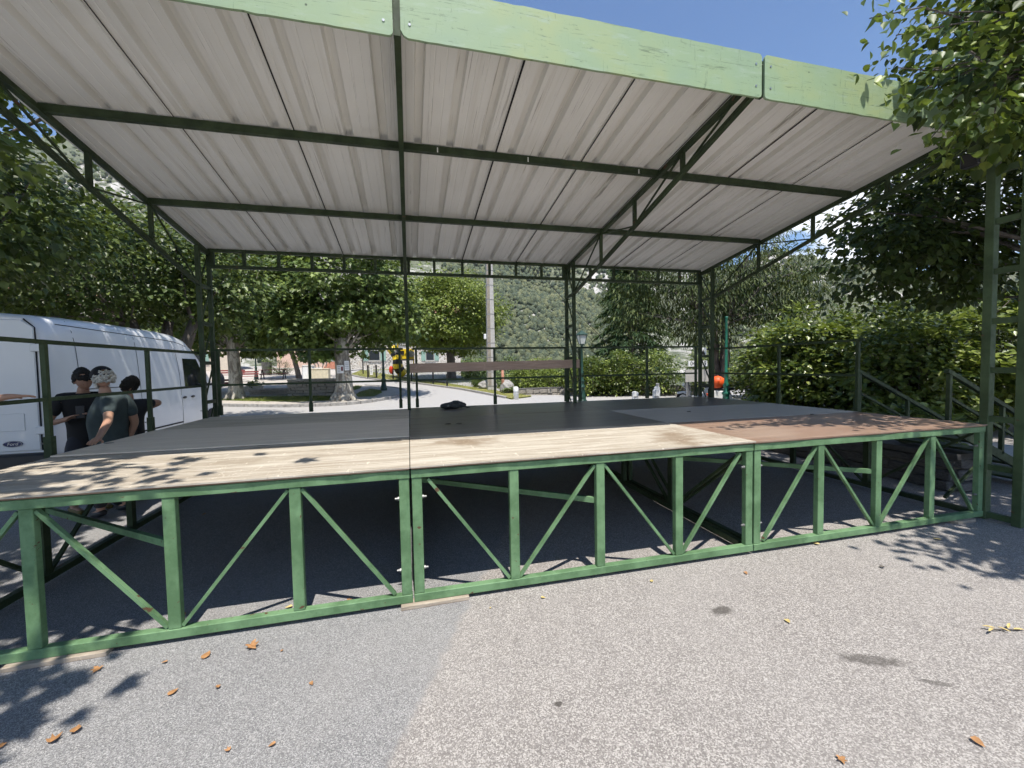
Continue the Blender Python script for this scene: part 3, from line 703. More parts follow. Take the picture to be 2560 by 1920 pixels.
# ================================================================== VAN
def van():
    XR, XL, Y0, Y1 = -5.0, -7.02, 4.34, 10.25
    O = ((XR+XL)/2, 7.2, 0); xc = (XR+XL)/2; W2 = (XR-XL)/2
    t = thing('delivery_van', 'large white high-roof delivery van parked beside the stage', 'van', O)
    tp = MT('white_car_paint'); nz = tp.noise(tp.obj(), 1.5, 3)
    white = tp.done(tp.bsdf(tp.ramp(nz, ((.3, (.70, .71, .72)), (.7, (.76, .765, .77)))), .28, Coat_Weight=.6, Coat_Roughness=.08))
    tg = MT('tinted_glass'); glass = tg.done(tg.bsdf((.012, .016, .017), .06, Specular_IOR_Level=.8))
    ys_ = [Y0, Y0+.03, Y0+.12, 4.9, 6.0, 7.4, 8.0, 8.35, 8.7, 9.05, 9.4, 9.55, 9.8, 10.05, 10.2, Y1]
    zt_ = [2.60, 2.63, 2.66, 2.68, 2.69, 2.68, 2.65, 2.58, 2.36, 2.02, 1.63, 1.42, 1.34, 1.22, 1.05, .85]
    wd_ = [.96, .975, .985, 1, 1, 1, 1, 1, .995, .99, .98, .97, .95, .90, .82, .72]
    ztop = lambda y: float(np.interp(y, ys_, zt_)); wy = lambda y: float(np.interp(y, ys_, wd_))
    pz = [.36, .46, .60, .95, 1.12, 1.20, 1.30, 1.7, 2.1, 2.38, 2.52, 2.60, 2.65, 2.69]
    pw = [.93, .985, 1.0, 1.0, .998, .985, .985, .965, .94, .915, .88, .82, .70, .0]
    def wz(z, y):
        zt = ztop(y); zz = z
        # the shoulders close towards whatever the top is at this station
        if zt < 2.69: zz = z if z < .9 else .9+(z-.9)*(2.69-.9)/max(.05, zt-.9) if zt > .95 else z
        base = np.interp(min(z, 2.38), pz, pw); close = np.interp(min(2.69, zz), pz, pw)/max(.01, np.interp(min(2.38, min(2.69, zz)), pz, pw)) if zz > 2.38 else 1
        return W2*wy(y)*base*close
    YS = sorted(set(ys_+list(np.arange(4.5, 8.3, .45))+[8.2, 8.5, 8.9, 9.2, 9.7, 9.92])); NT = 22
    vs = []; ring = 2*NT-1
    for y in YS:
        zt = ztop(y); lo = .36; half = []
        for i in range(NT):
            k = i/(NT-1); k = 1-(1-k)**1.6; z = lo+(zt-lo)*k; half.append((wz(z, y) if i < NT-1 else 0, z))
        for w_, z in half: vs.append((xc+w_, y, z))
        for w_, z in half[-2::-1]: vs.append((xc-w_, y, z))
    fs = []
    for j in range(len(YS)-1):
        for i in range(ring-1): fs.append((j*ring+i, (j+1)*ring+i, (j+1)*ring+i+1, j*ring+i+1))
    fs.append(tuple(range(ring))); j = (len(YS)-1)*ring; fs.append(tuple(j+i for i in range(ring-1, -1, -1)))
    body = MB().add(vs, fs).build('body', white, t, org=O)
    me = body.data; me.polygons.foreach_set('use_smooth', [len(p.vertices) < 6 for p in me.polygons])
    def side(y, z, off=.004): return (xc+wz(z, y)+off, y, z)
    def patch(name, mat, f, nu, nv, p=t):
        vs = [f(i/nu, j/nv) for j in range(nv+1) for i in range(nu+1)]
        fs = [(j*(nu+1)+i, j*(nu+1)+i+1, (j+1)*(nu+1)+i+1, (j+1)*(nu+1)+i) for j in range(nv) for i in range(nu)]
        return MB().add(vs, fs).build(name, mat, p, True, org=O)
    def seam(pts, p=body, wdt=.012): 
        vs = []; fs = []
        for k, (y, z) in enumerate(pts):
            y2, z2 = pts[min(k+1, len(pts)-1)]; y1, z1 = pts[max(k-1, 0)]; d = Vector((y2-y1, z2-z1)).normalized(); n = Vector((-d[1], d[0]))*wdt/2
            vs += [side(y+n[0], z+n[1], .003), side(y-n[0], z-n[1], .003)]
        for k in range(len(pts)-1): fs.append((2*k, 2*k+1, 2*k+3, 2*k+2))
        MB().add(vs, fs).build('panel_seam', 'gap', p, org=O)
    for yy in (4.93, 6.42): seam([(yy-.10*max(0, z-2)**2, z) for z in np.linspace(.5, 2.57, 14)])
    seam([(7.86-.2*max(0, z-1.6)**2, z) for z in np.linspace(.5, 2.42, 12)])
    seam([(y, 2.50-.02*(y-4.6)-(.16*max(0, y-7.6)**2)) for y in np.linspace(4.66, 8.3, 16)])
    seam([(y, .62) for y in np.linspace(5.9, 7.86, 8)], wdt=.03)
    seam([(y, 1.50) for y in np.linspace(4.97, 6.40, 8)], wdt=.014)
    seam([(9.02-.0*z, z) for z in np.linspace(.55, 1.38, 6)])
    # cab side window: a quad on the flank, slanted at the front
    def win(u, v):
        z = 1.40+.66*v; ya = 8.04+.0*v; yb = 9.20-.52*v; return side(ya+(yb-ya)*u, z, .006)
    patch('side_window', glass, win, 8, 6)
    patch('windscreen', glass, lambda u, v: (xc+(u-.5)*2*(wz(.45, 9)*.80), 8.62+.86*v, ztop(8.62+.86*v)+.006-.10*abs(2*u-1)**3), 8, 8)
    for y in (7.95, 8.32): 
        q = side(y, 1.17, .02); MB().ell(q, (.022, .085, .028), 10, 6).build('door_handle', 'black', t, True, org=O)
    mr = MB(); q = side(9.05, 1.42, .0); mr.bar(q, (q[0]+.22, 9.08, 1.44), .05, .07); mr.ell((q[0]+.30, 9.08, 1.52), (.13, .09, .21), 12, 8); mr.build('wing_mirror', 'black', t, True, org=O)
    wl = MB(); wl.box((xc, Y1-.02, .55), (W2*1.4, .10, .30)); wl.build('front_bumper', 'black', t, org=O, bevel=.03)
    for (y, s) in ((5.45, 1), (9.28, 1), (5.45, -1), (9.28, -1)):
        x = xc+s*(W2-.10)
        arch = MB().tube([(x-.02*s, y, .37), (x+.112*s, y, .37)], .43, 20).build('wheel_arch', 'gap', t, org=O)
        ty = MB().tube([(x-.10*s, y, .35), (x+.10*s, y, .35), (x+.125*s, y, .35)], [.345, .345, .31], 22).build('wheel', 'rubber', t, True, org=O)
        MB().tube([(x+.11*s, y, .35), (x+.132*s, y, .35)], [.235, .19], 16).build('rim', 'steel', ty, org=O)
    # rear face
    R = Y0-.006
    for s in (-1, 1):
        xa, xb = sorted((xc+s*.012, xc+s*.86)); d = MB(); R0 = .13
        poly = [(xa, .66), (xb, .66), (xb, 2.42), (xb-.13, 2.53), (xa+.0, 2.55)] if s > 0 else [(xa, .66), (xb, .66), (xb, 2.55), (xa+.13, 2.53), (xa, 2.42)]
        dr = d.prism(poly, 'y', R-.02, R+.002).build('rear_door', white, t, org=O, bevel=.012)
        xs = xc+s*.93
        MB().prism([(xc+s*.862, .66), (xc+s*.874, .66), (xc+s*.874, 2.42), (xc+s*.75, 2.55), (xc+s*.74, 2.535), (xc+s*.862, 2.42)], 'y', R-.006, R+.001).build('door_gap', 'gap', t, org=O)
        for z in (.95, 2.13):
            MB().box((xc+s*.90, R-.03, z), (.15, .05, .11)).build('hinge', white, dr, org=O, bevel=.01)
        MB().box((xc+s*.955, R-.004, 1.25), (.05, .02, .62)).build('tail_light', plain('tail_light_red', (.30, .01, .01), .2), t, org=O, bevel=.008)
        MB().prism([(xc+s*.2, .95), (xc+s*.7, .95), (xc+s*.7, 1.2), (xc+s*.2, 1.2)], 'y', R-.026, R-.018).build('door_pressing', white, dr, org=O, bevel=.008)
    MB().box((xc, R-.05, .50), (1.98, .16, .26)).build('rear_bumper', 'black', t, org=O, bevel=.03)
    MB().box((xc, R-.02, 2.60), (.34, .05, .045)).build('brake_light', 'gap', t, org=O, bevel=.01)
    bl = plain('badge_blue', (.012, .02, .09), .3)
    ex, ez = -5.46, .77
    bd = MB().prism([(ex+.11*math.cos(a), ez+.045*math.sin(a)) for a in np.linspace(0, 2*math.pi, 25)[:-1]], 'y', R-.034, R-.021).build('badge', bl, t, org=O)
    ring_ = MB().tube([(ex+.105*math.cos(a), R-.035, ez+.041*math.sin(a)) for a in np.linspace(0, 2*math.pi, 25)], .003, 5, False).build('badge_rim', 'steel', bd, True, org=O)
    cu = bpy.data.curves.new('badge_lettering', 'FONT'); cu.body = 'Ford'; cu.size = .065; cu.align_x = 'CENTER'; cu.align_y = 'CENTER'; cu.extrude = .001; cu.shear = .25
    tmp = bpy.data.objects.new('tmp', cu); COL.objects.link(tmp); bpy.context.view_layer.update()
    me = bpy.data.meshes.new_from_object(tmp.evaluated_get(bpy.context.evaluated_depsgraph_get())); bpy.data.objects.remove(tmp)
    me.materials.append(M['steel']); me.name = 'badge_lettering'
    o = link('badge_lettering', me, bd); o.rotation_euler = (math.pi/2, 0, 0); o.location = (ex-O[0], R-.036-O[1], ez-O[2])
van()

# ================================================================== PEOPLE
def skin(name, joints, edges, mat, parent, root=0, sub_=2, org=(0, 0, 0)):
    """joints: list of (pos, radius or (rx, ry)); grown with a Skin modifier"""
    me = bpy.data.meshes.new(name); me.from_pydata([sub(j[0], org) for j in joints], edges, []); o = link(name, me)
    m = o.modifiers.new('s', 'SKIN'); m.use_smooth_shade = True
    for v, j in zip(me.skin_vertices[0].data, joints):
        v.radius = (j[1], j[1]) if not isinstance(j[1], tuple) else j[1]
    me.skin_vertices[0].data[root].use_root = True
    s = o.modifiers.new('u', 'SUBSURF'); s.levels = sub_; s.render_levels = sub_
    bpy.context.view_layer.update()
    nm = bpy.data.meshes.new_from_object(o.evaluated_get(bpy.context.evaluated_depsgraph_get())); bpy.data.objects.remove(o)
    nm.name = name; nm.materials.clear(); nm.materials.append(mat); nm.polygons.foreach_set('use_smooth', [True]*len(nm.polygons))
    return link(name, nm, parent)
def fabric(name, c): return plain(name, c, .85, .18, 9, bump=.4)
SKIN = {}
def person(label, P, hair, shirt, trousers, skin_c, cap=None, hairstyle='short', long_sleeve=False, beard=None, item=None, shoe=(.015, .016, .02), open_hand=(True, True)):
    """P: joint positions. facing f is the direction of the face."""
    v = {k: Vector(a) for k, a in P.items()}; O = tuple(Vector((v['pelvis'][0], v['pelvis'][1], 0)))
    t = thing('person', label, 'person', O)
    sk = plain('skin_tone', skin_c, .55, .08, 12); f = v['face'].normalized(); up = (v['head']-v['neck']).normalized(); right = f.cross(up).normalized(); f = up.cross(right).normalized()*-1 if False else f
    J = []; E = []; idx = {}
    def j(n, p, r): idx[n] = len(J); J.append((tuple(p), r)); return idx[n]
    def e(a, b): E.append((idx[a], idx[b]))
    chest = v['neck'].lerp(v['pelvis'], .30); belly = v['neck'].lerp(v['pelvis'], .66)
    j('pelvis', v['pelvis'], .09); j('belly', belly, .09); j('chest', chest, .105); j('neck', v['neck']+(v['head']-v['neck'])*.12, .058); j('chin', v['neck'].lerp(v['head'], .55), .058)
    e('pelvis', 'belly'); e('belly', 'chest'); e('chest', 'neck'); e('neck', 'chin')
    for s in ('L', 'R'):
        j('sh'+s, v['sh'+s], .062); j('el'+s, v['el'+s], .043); j('wr'+s, v['wr'+s], .029); j('pa'+s, v['wr'+s]+(v['ha'+s]-v['wr'+s])*.5, (.034, .018)); e('chest', 'sh'+s); e('sh'+s, 'el'+s); e('el'+s, 'wr'+s); e('wr'+s, 'pa'+s)
        j('hip'+s, v['hip'+s], .07); j('kn'+s, v['kn'+s], .062); j('an'+s, v['an'+s], .042); e('pelvis', 'hip'+s); e('hip'+s, 'kn'+s); e('kn'+s, 'an'+s)
        j('toe'+s, v['an'+s]+Vector((f[0], f[1], 0)).normalized()*.15+Vector((0, 0, -.05)), .032); e('an'+s, 'toe'+s)
        d = (v['ha'+s]-v['wr'+s]).normalized(); side_ = d.cross(Vector(v['pn'+s]) if 'pn'+s in v else Vector((0, 0, 1))).normalized(); pn = side_.cross(d); 
        pa = v['wr'+s]+(v['ha'+s]-v['wr'+s])*.5; curl = .35 if open_hand[0 if s == 'L' else 1] else 1.0
        for k, (o_, L) in enumerate(((-.030, .062), (-.010, .072), (.010, .068), (.029, .052))):
            b = pa+side_*o_+d*.045; m_ = b+d*L*.55-pn*L*.25*curl; q = m_+d*L*.40*(1-.6*curl)-pn*L*.45*curl
            j(f'f{s}{k}a', pa+side_*o_*.8+d*.02, .0125); j(f'f{s}{k}b', b+d*.01, .0098); j(f'f{s}{k}c', m_, .009); j(f'f{s}{k}d', q, .0075); e('pa'+s, f'f{s}{k}a'); e(f'f{s}{k}a', f'f{s}{k}b'); e(f'f{s}{k}b', f'f{s}{k}c'); e(f'f{s}{k}c', f'f{s}{k}d')
        j(f't{s}a', pa-side_*.036-d*.015, .0125); j(f't{s}b', pa-side_*.062+d*.015-pn*.01, .010); j(f't{s}c', pa-side_*.066+d*.045-pn*.022, .0085); e('pa'+s, f't{s}a'); e(f't{s}a', f't{s}b'); e(f't{s}b', f't{s}c')
    skin('body', J, E, sk, t, 0, 2, O)
    # head: shaped ellipsoid with brow, nose, jaw, ears
    h = v['head']; n = 26; m = 20; vs = []; fs = []
    for a in range(m+1):
        th = math.pi*a/m
        for b in range(n):
            ph = 2*math.pi*b/n; x, y, z = math.sin(th)*math.sin(ph), math.sin(th)*math.cos(ph), math.cos(th)
            rx, ry, rz = .077, .098, .118
            if z < -.1: rx *= 1-.28*(-z-.1); ry *= 1-.10*(-z)
            F = y*ry
            if y > 0:
                g = math.exp(-((x/.22)**2))
                F += g*(.020*math.exp(-((z+.12)/.17)**2)+.006*math.exp(-((z-.17)/.1)**2)+.007*math.exp(-((z+.48)/.10)**2)+.006*math.exp(-((z+.85)/.15)**2))
                F -= .010*math.exp(-((abs(x)-.36)/.15)**2-((z-.03)/.12)**2)
            q = h+right*(x*rx)+f*F+up*(z*rz); vs.append(sub(q, O))
    for a in range(m):
        for b in range(n): fs.append((a*n+b, (a+1)*n+b, (a+1)*n+(b+1) % n, a*n+(b+1) % n))
    MB().add(vs, fs).build('head', sk, t, True)
    for s in (-1, 1):
        MB().ell(sub(h+right*(s*.079)-f*.008-up*.008, O), (.014, .018, .030), 8, 6).build('ear', sk, t, True)
        MB().ell(sub(h+right*(s*.030)+f*.082+up*.008, O), (.008, .005, .0045), 8, 6).build('eye', 'gap', t, True)
    MB().ell(sub(h+f*.094-up*.055, O), (.022, .007, .006), 8, 6).build('mouth', plain('lip', (.25, .10, .08), .6), t, True)
    # hair: a shell of tufts
    hm = plain('hair_tone', hair, .7, .35, 40); hb = MB(); random.seed(len(label)); top_cut = .05 if hairstyle != 'fringe' else -.2
    for i in range(1000 if hairstyle != 'curly' else 1500):
        u = Vector((random.gauss(0, 1), random.gauss(0, 1), random.gauss(0, 1))).normalized(); z = u.dot(up); y = u.dot(f)
        if z < -.45 or (y > .05 and z < .50): continue
        if hairstyle == 'curly' and (z > (.50 if y < -.6 else .12) or (y > .45)): continue
        if hairstyle != 'curly' and z < -.1 and y > -.1: continue
        c = h+right*(u.dot(right)*.081)+f*(y*.100-.004)+up*(z*.122)
        r = (.019, .019, .017) if hairstyle != 'curly' else (.012, .012, .012)
        if hairstyle == 'curly': c += u*random.uniform(.0, .022)
        hb.ell(sub(c, O), tuple(q*random.uniform(.7, 1.4) for q in r), 6, 4, .25)
    hb.build('hair', hm, t, True)
    if beard:
        bb = MB()
        for i in range(60):
            a = random.uniform(-1.25, 1.25); z = random.uniform(-.95, -.45); c = h+right*(math.sin(a)*.066)+f*(math.cos(a)*.082)+up*(z*.115); bb.ell(sub(c, O), (.017, .017, .018), 6, 4, .15)
        bb.build('beard', plain('beard_tone', beard, .8, .25, 40), t, True)
    if cap:
        cm = fabric('cap_cloth', cap); cb = MB(); vs = []; fs = []; n2 = 22; m2 = 8
        for a in range(m2+1):
            th = (math.pi*.52)*a/m2
            for b in range(n2):
                ph = 2*math.pi*b/n2; rr = .100+.004*math.sin(6*ph)*math.sin(th)
                vs.append(sub(h+right*(math.sin(th)*math.sin(ph)*rr)+f*(math.sin(th)*math.cos(ph)*(rr+.018))+up*(math.cos(th)*.118+.022), O))
        for a in range(m2):
            for b in range(n2):
                back = 9 <= b <= 12
                if a >= m2-3 and back and a < m2-1: continue     # opening above the strap at the back
                fs.append((a*n2+b, (a+1)*n2+b, (a+1)*n2+(b+1) % n2, a*n2+(b+1) % n2))
        cp = cb.add(vs, fs).build('cap', cm, t, True)
        br = MB(); pv = []; pf = []
        for a in range(9):
            q = -1.0+2.0*a/8
            for k in range(2):
                d0 = .105+k*.075*(1-.35*q*q); pv.append(sub(h+right*(math.sin(q)*(.095+k*.0))+f*(math.cos(q)*d0+.01)+up*(.026-.03*k), O))
        for a in range(8): pf.append((2*a, 2*a+1, 2*a+3, 2*a+2))
        br.add(pv, pf).build('brim', cm, cp)
    # clothes, a little wider than the body
    sm = fabric('shirt_cloth', shirt); J = []; E = []; idx = {}
    wr_ = v.get('bulk', Vector((1, 1, 1)))
    j('hem', v['pelvis']-Vector((0, 0, .17)), (.165*wr_[0], .155*wr_[0])); j('pelvis', v['pelvis']+Vector((0, 0, .02)), (.168*wr_[0], .155*wr_[0])); e('hem', 'pelvis'); j('belly', belly+f*.02*wr_[1], (.172*wr_[0], .160*wr_[0])); j('chest', chest, (.165*wr_[0], .14*wr_[0])); j('neck', v['neck']-(v['head']-v['neck'])*.05, .082)
    e('pelvis', 'belly'); e('belly', 'chest'); e('chest', 'neck')
    for s in ('L', 'R'):
        j('sh'+s, v['sh'+s], .082); k = 1.0 if long_sleeve else .72; j('el'+s, v['sh'+s].lerp(v['el'+s], k), .066); e('chest', 'sh'+s); e('sh'+s, 'el'+s)
        if long_sleeve: j('wr'+s, v['el'+s].lerp(v['wr'+s], .85), .043); e('el'+s, 'wr'+s)
    skin('shirt', J, E, sm, t, 0, 2, O)
    tm = fabric('trouser_cloth', trousers); J = []; E = []; idx = {}
    j('waist', v['pelvis']+Vector((0, 0, .12)), (.125, .115)); j('pelvis', v['pelvis']+Vector((0, 0, .0)), (.140, .130)); e('waist', 'pelvis')
    for s in ('L', 'R'): j('hip'+s, v['hip'+s], .108); j('kn'+s, v['kn'+s], .08); j('an'+s, v['an'+s]+Vector((0, 0, .03)), .068); e('pelvis', 'hip'+s); e('hip'+s, 'kn'+s); e('kn'+s, 'an'+s)
    skin('trousers', J, E, tm, t, 1, 2, O)
    fm = plain('shoe_leather', shoe, .6); g = Vector((f[0], f[1], 0)).normalized()
    for s in ('L', 'R'):
        a = v['an'+s]; sh = MB(); q = [(a-g*.07, .045), (a-g*.0+Vector((0, 0, -.02)), .055), (a+g*.09+Vector((0, 0, -.04)), .048), (a+g*.17+Vector((0, 0, -.05)), .035)]
        skin('shoe', [(tuple(Vector((p[0], p[1], max(r*.82, p[2])))), (r, r*.8)) for p, r in q], [(0, 1), (1, 2), (2, 3)], fm, t, 0, 2, O)
    if item == 'phone':
        c = v['haL'].lerp(v['haR'], .5); MB().box(sub(c+Vector((0, 0, .03)), O), (.075, .012, .15), .4).build('phone', 'black', t, bevel=.004)
    if item == 'chain':
        pass
    return t
def stand(cx, cy, facing, zh=1.70, lean=(0, 0), spread=.11, sw=.20, **over):
    f = Vector((*facing, 0)).normalized(); r = Vector((f[1], -f[0], 0)); c = Vector((cx, cy, 0)); l = Vector((*lean, 0)); k = zh/1.70
    P = dict(pelvis=c+Vector((0, 0, .96*k)), neck=c+l+Vector((0, 0, 1.50*k)), head=c+l*1.25+f*.05+Vector((0, 0, 1.70*k)), face=f+Vector((0, 0, -.12)))
    for s, sg in (('L', -1), ('R', 1)):
        P['sh'+s] = c+l*.95+r*sg*sw+Vector((0, 0, 1.43*k)); P['el'+s] = c+l*.7+r*sg*(sw+.07)+Vector((0, 0, 1.13*k)); P['wr'+s] = c+l*.6+r*sg*(sw+.04)+f*.10+Vector((0, 0, .90*k)); P['ha'+s] = c+l*.6+r*sg*(sw+.03)+f*.12+Vector((0, 0, .80*k))
        P['hip'+s] = c+r*sg*.095+Vector((0, 0, .80*k)); P['kn'+s] = c+r*sg*spread+f*.03+Vector((0, 0, .50*k)); P['an'+s] = c+r*sg*(spread+.02)+Vector((0, 0, .085))
    P.update(over); return P
# man in a cap leaning on the stage edge with one hand
P = stand(-3.56, 3.02, (-.85, .55), 1.70, lean=(.14, -.26), bulk=(1.16, 1.3, 1), shL=(-3.36, 2.70, 1.42), elL=(-3.26, 2.50, 1.215), wrL=(-3.09, 2.06, 1.085), haL=(-3.055, 1.90, 1.062), pnL=(0, 0, 1), head=(-3.49, 2.84, 1.70), neck=(-3.46, 2.82, 1.50), face=(-.85, .50, -.12))
person('man in black cap with white curly hair leaning one hand on the stage', P, (.48, .46, .41), (.040, .058, .060), (.03, .03, .035), (.40, .225, .15), cap=(.008, .008, .01), hairstyle='curly', beard=(.6, .58, .52))
P = stand(-3.98, 3.28, (.75, -.75), 1.72, lean=(.05, -.05), head=(-3.87, 3.15, 1.67), face=(.75, -.45, -.85), elL=(-3.72, 3.52, 1.16), elR=(-4.17, 3.02, 1.16), wrL=(-3.72, 3.14, 1.24), haL=(-3.78, 3.04, 1.27), wrR=(-3.98, 2.96, 1.20), haR=(-3.88, 2.97, 1.25), pnL=(0, 0, 1), pnR=(0, 0, 1))
person('dark haired man in black T-shirt looking down at his phone beside the van', P, (.008, .007, .006), (.006, .006, .007), (.012, .014, .022), (.34, .19, .125), item='phone', hairstyle='fringe', shoe=(.10, .07, .01))
P = stand(-3.62, 3.50, (-.75, .65), 1.58, elR=(-3.40, 3.80, 1.33), wrR=(-3.66, 3.78, 1.20), haR=(-3.74, 3.74, 1.22), elL=(-3.60, 3.20, 1.08), sw=.17, head=(-3.57, 3.45, 1.575))
person('dark haired person in black top standing behind the man in the cap', P, (.012, .010, .008), (.010, .011, .013), (.012, .012, .014), (.38, .21, .14))
P = stand(-3.66, .74, (.6, .8), 1.70, shR=(-3.52, .78, 1.42), elR=(-3.42, 1.00, 1.45), wrR=(-3.17, 1.19, 1.572), haR=(-3.085, 1.29, 1.572), pnR=(0, 0, 1))
person('person in dark blue resting a forearm and hand on the side railing', P, (.02, .015, .01), (.02, .025, .04), (.02, .02, .03), (.40, .23, .155))

# ================================================================== TREES
random.seed(21)
# left tree whose boughs hang over the stage corner
tree('plane_tree', 'large plane tree overhanging the stage corner with low hanging boughs', (-6.6, -1.6, 0), .30, 3.4,
     [(-4.2, -2.4, 5.6, 1.6, 1.4, .9), (-5.6, -.6, 6.2, 2.5, 2.8, 1.5), (-5.0, 2.0, 6.9, 2.4, 2.6, 1.0), (-5.15, 1.9, 4.35, 1.0, 1.5, .75), (-2.75, -1.6, 5.6, .95, .6, .4), (-8, -2, 6, 2.5, 2.5, 1.8)],
     760, 26, .30, .17, 'plane', 'leaf_plane', 'bark_plane', nlimb=26, shell=.35, keep=lambda P: ~((P[:, 0] > -3.3) & (P[:, 1] > -.25)))
foliage('bough', [(-2.75, -2.45, 5.0, .75, .45, .3), (-3.8, -2.6, 5.2, .9, .6, .4)], 80, 26, .22, .17, 'plane', 'leaf_plane', bpy.data.objects['plane_tree'], org=(-6.6, -1.6, 0), shell=.2)
tree('linden_tree', 'dense dark linden tree standing close behind the white van', (-9.4, 6.0, 0), .32, 3.0,
     [(-9.6, 6.2, 5.4, 3.4, 4.0, 2.5), (-7.2, 6.4, 4.6, 1.4, 2.2, 1.2), (-6.1, 5.0, 7.2, 1.6, 3.4, .9), (-7.6, 3.6, 6.2, 2.0, 1.8, 1.1)], 560, 34, .33, .125, 'ovate', 'leaf_linden', nlimb=22, shell=.5)
tree('linden_tree', 'many stemmed linden tree with bare forked trunks beyond the van roof', (-7.2, 11.6, 0), .22, 3.3,
     [(-8.9, 11.5, 4.75, 3.1, 2.2, 2.0), (-6.0, 12.2, 4.5, 1.6, 1.5, 1.6)], 480, 34, .32, .125, 'ovate', 'leaf_linden', stems=((-.75, 0), (.15, .2), (.85, .1), (-.1, .6)), nlimb=16, limb_k=.3, shell=.5,
     keep=lambda P: ~((np.abs(P[:, 0]+7.0) < .75) & (P[:, 2] < 3.7) & (P[:, 1] < 12.0)))
tree('linden_tree', 'tall linden tree filling the far corner of the square', (-15.5, 21, T(-15.5, 21)), .35, 3.2, [(-15.5, 20.5, 6.2, 5, 4, 4)], 420, 30, .5, .17, 'ovate', 'leaf_linden', nlimb=18)
b1, b2 = gp(590, 1001), gp(860, 1004)
tree('plane_tree', 'plane tree with mottled trunk beside the stone planter', b1, .30, 3.2,
     [(-8.4, 21.2, 6.2, 4.0, 3.8, 3.7), (-6.2, 20.2, 4.6, 1.9, 1.6, 1.9), (-10.3, 20.2, 4.4, 2.0, 1.8, 1.9)], 640, 30, .42, .20, 'plane', 'leaf_plane', 'bark_plane', nlimb=22, shell=.45, zmin=2.5)
tree('plane_tree', 'thick mottled plane tree with paper notices pinned to its trunk', b2, .39, 3.0,
     [(b2[0]-.1, 18.9, 6.0, 3.5, 3.3, 3.5), (-4.6, 18.4, 4.1, 1.8, 1.4, 1.6), (-1.1, 18.8, 4.3, 1.7, 1.5, 1.8), (b2[0]-1.1, 17.8, 2.75, .9, .5, .55)], 620, 30, .40, .20, 'plane', 'leaf_plane', 'bark_plane', flare=1.65, nlimb=22, shell=.45, zmin=2.15)
for k, (u, v) in enumerate(((851, 923), (867, 914))):
    q = ony(u, v, b2[1]-.36); o = MB().box((0, 0, 0), (.30 if k == 0 else .22, .006, .38 if k == 0 else .44)).build('paper_notice', 'paper'); o.location = (q[0], b2[1]-(.40 if k == 0 else .355), q[2]); o.rotation_euler = (math.radians(-2), 0, -.15 if k == 0 else .55)
    tag(o, 'white paper notice with a dark red picture on the plane trunk' if k == 0 else 'white printed paper notice with grey text pinned higher on the plane trunk', 'notice')
    if k == 0: MB().box((.08, -.006, .02), (.09, .006, .20)).build('picture', 'dark_red', o)
    for j in range(4): MB().box((-.06 if k == 0 else 0, -.006, .12-.08*j), (.12 if k == 0 else .16, .004, .022)).build('print_line', plain('grey_print', (.25, .25, .27), .8), o)
q = gp(748, 947)
tree('small_tree', 'slender dark tree with a leaning trunk beside the benches', q, .20, 2.6, [(q[0]-.4, q[1], 5.2, 2.6, 2.6, 2.0)], 220, 26, .4, .18, 'ovate', 'leaf_linden', lean=(-.5, 0), flare=1.25, nlimb=10)
q = gp(1128, 950)
tree('round_tree', 'neatly rounded bright green lime tree on the lawn', q, .36, 2.6, [(q[0], q[1], 5.75, 4.1, 4.1, 3.0)], 1150, 30, .34, .16, 'ovate', 'leaf_round', flare=1.25, nlimb=30, shell=.6, zmin=2.55)
# conifer
def conifer():
    base = Vector(ony(1575, 950, 23.0)); base[2] = T(base[0], base[1]); H = 11.
    t = thing('conifer', 'dark drooping conifer behind the low stone wall', 'tree', base)
    MB().tube([base+Vector((0, 0, -.2)), base+Vector((.1, 0, H*.5)), base+Vector((0, 0, H))], [.28, .17, .03], 10).build('trunk', 'bark', t, True, org=base)
    P = []; D = []; br = MB()
    for k in range(150):
        h = .35+(H-.6)*(k/150)**.9; R = 3.15*(1-h/H)**.75+.15; a = k*2.399+random.uniform(-.3, .3); L = R*random.uniform(.8, 1.08)
        root = base+Vector((0, 0, h)); tip = root+Vector((math.cos(a)*L, math.sin(a)*L, -.18*L+.12)); br.tube([root, root.lerp(tip, .5)+Vector((0, 0, .12*L)), tip], [.03, .02, .006], 5)
        for s in np.linspace(.2, 1, 17):
            m = root.lerp(tip, s)+Vector((0, 0, .12*L*math.sin(math.pi*s)*1.0))
            for w_ in range(7):
                side = random.uniform(-1, 1); dv = Vector((math.cos(a+side*1.1), math.sin(a+side*1.1), random.uniform(-.75, .05))); P.append(m+dv*random.uniform(0, .30)); D.append(dv)
    br.build('branches', 'bark', t, True, org=base); P = np.array([p[:] for p in P])-np.array(base); D = np.array([d[:] for d in D]); n = len(P)
    me = leaf_mesh('crown', P, D, unit(n)*.5+np.array([0, 0, 1.]), .26+.20*rng.random(n), 'needle', .5, .3); me.materials.append(M['needle']); link('crown', me, t)
conifer()
q = Vector(ony(1796, 980, 10.4)); q[2] = 0
tree('weeping_tree', 'dark weeping tree with drooping narrow leaves behind the rear corner post', q, .15, 3.3,
     [(11.6, 10.6, 5.3, 3.7, 2.3, 2.5), (9.0, 11.3, 4.4, 1.7, 1.3, 1.9), (13.8, 9.4, 4.5, 1.8, 1.7, 1.8), (10.9, 10.6, 3.1, 1.8, 1.2, .9)], 620, 30, .34, .19, 'lance', 'leaf_dark', stems=((-.25, 0), (.4, .2), (.1, -.3)), nlimb=46, shell=.3, hang=.38)
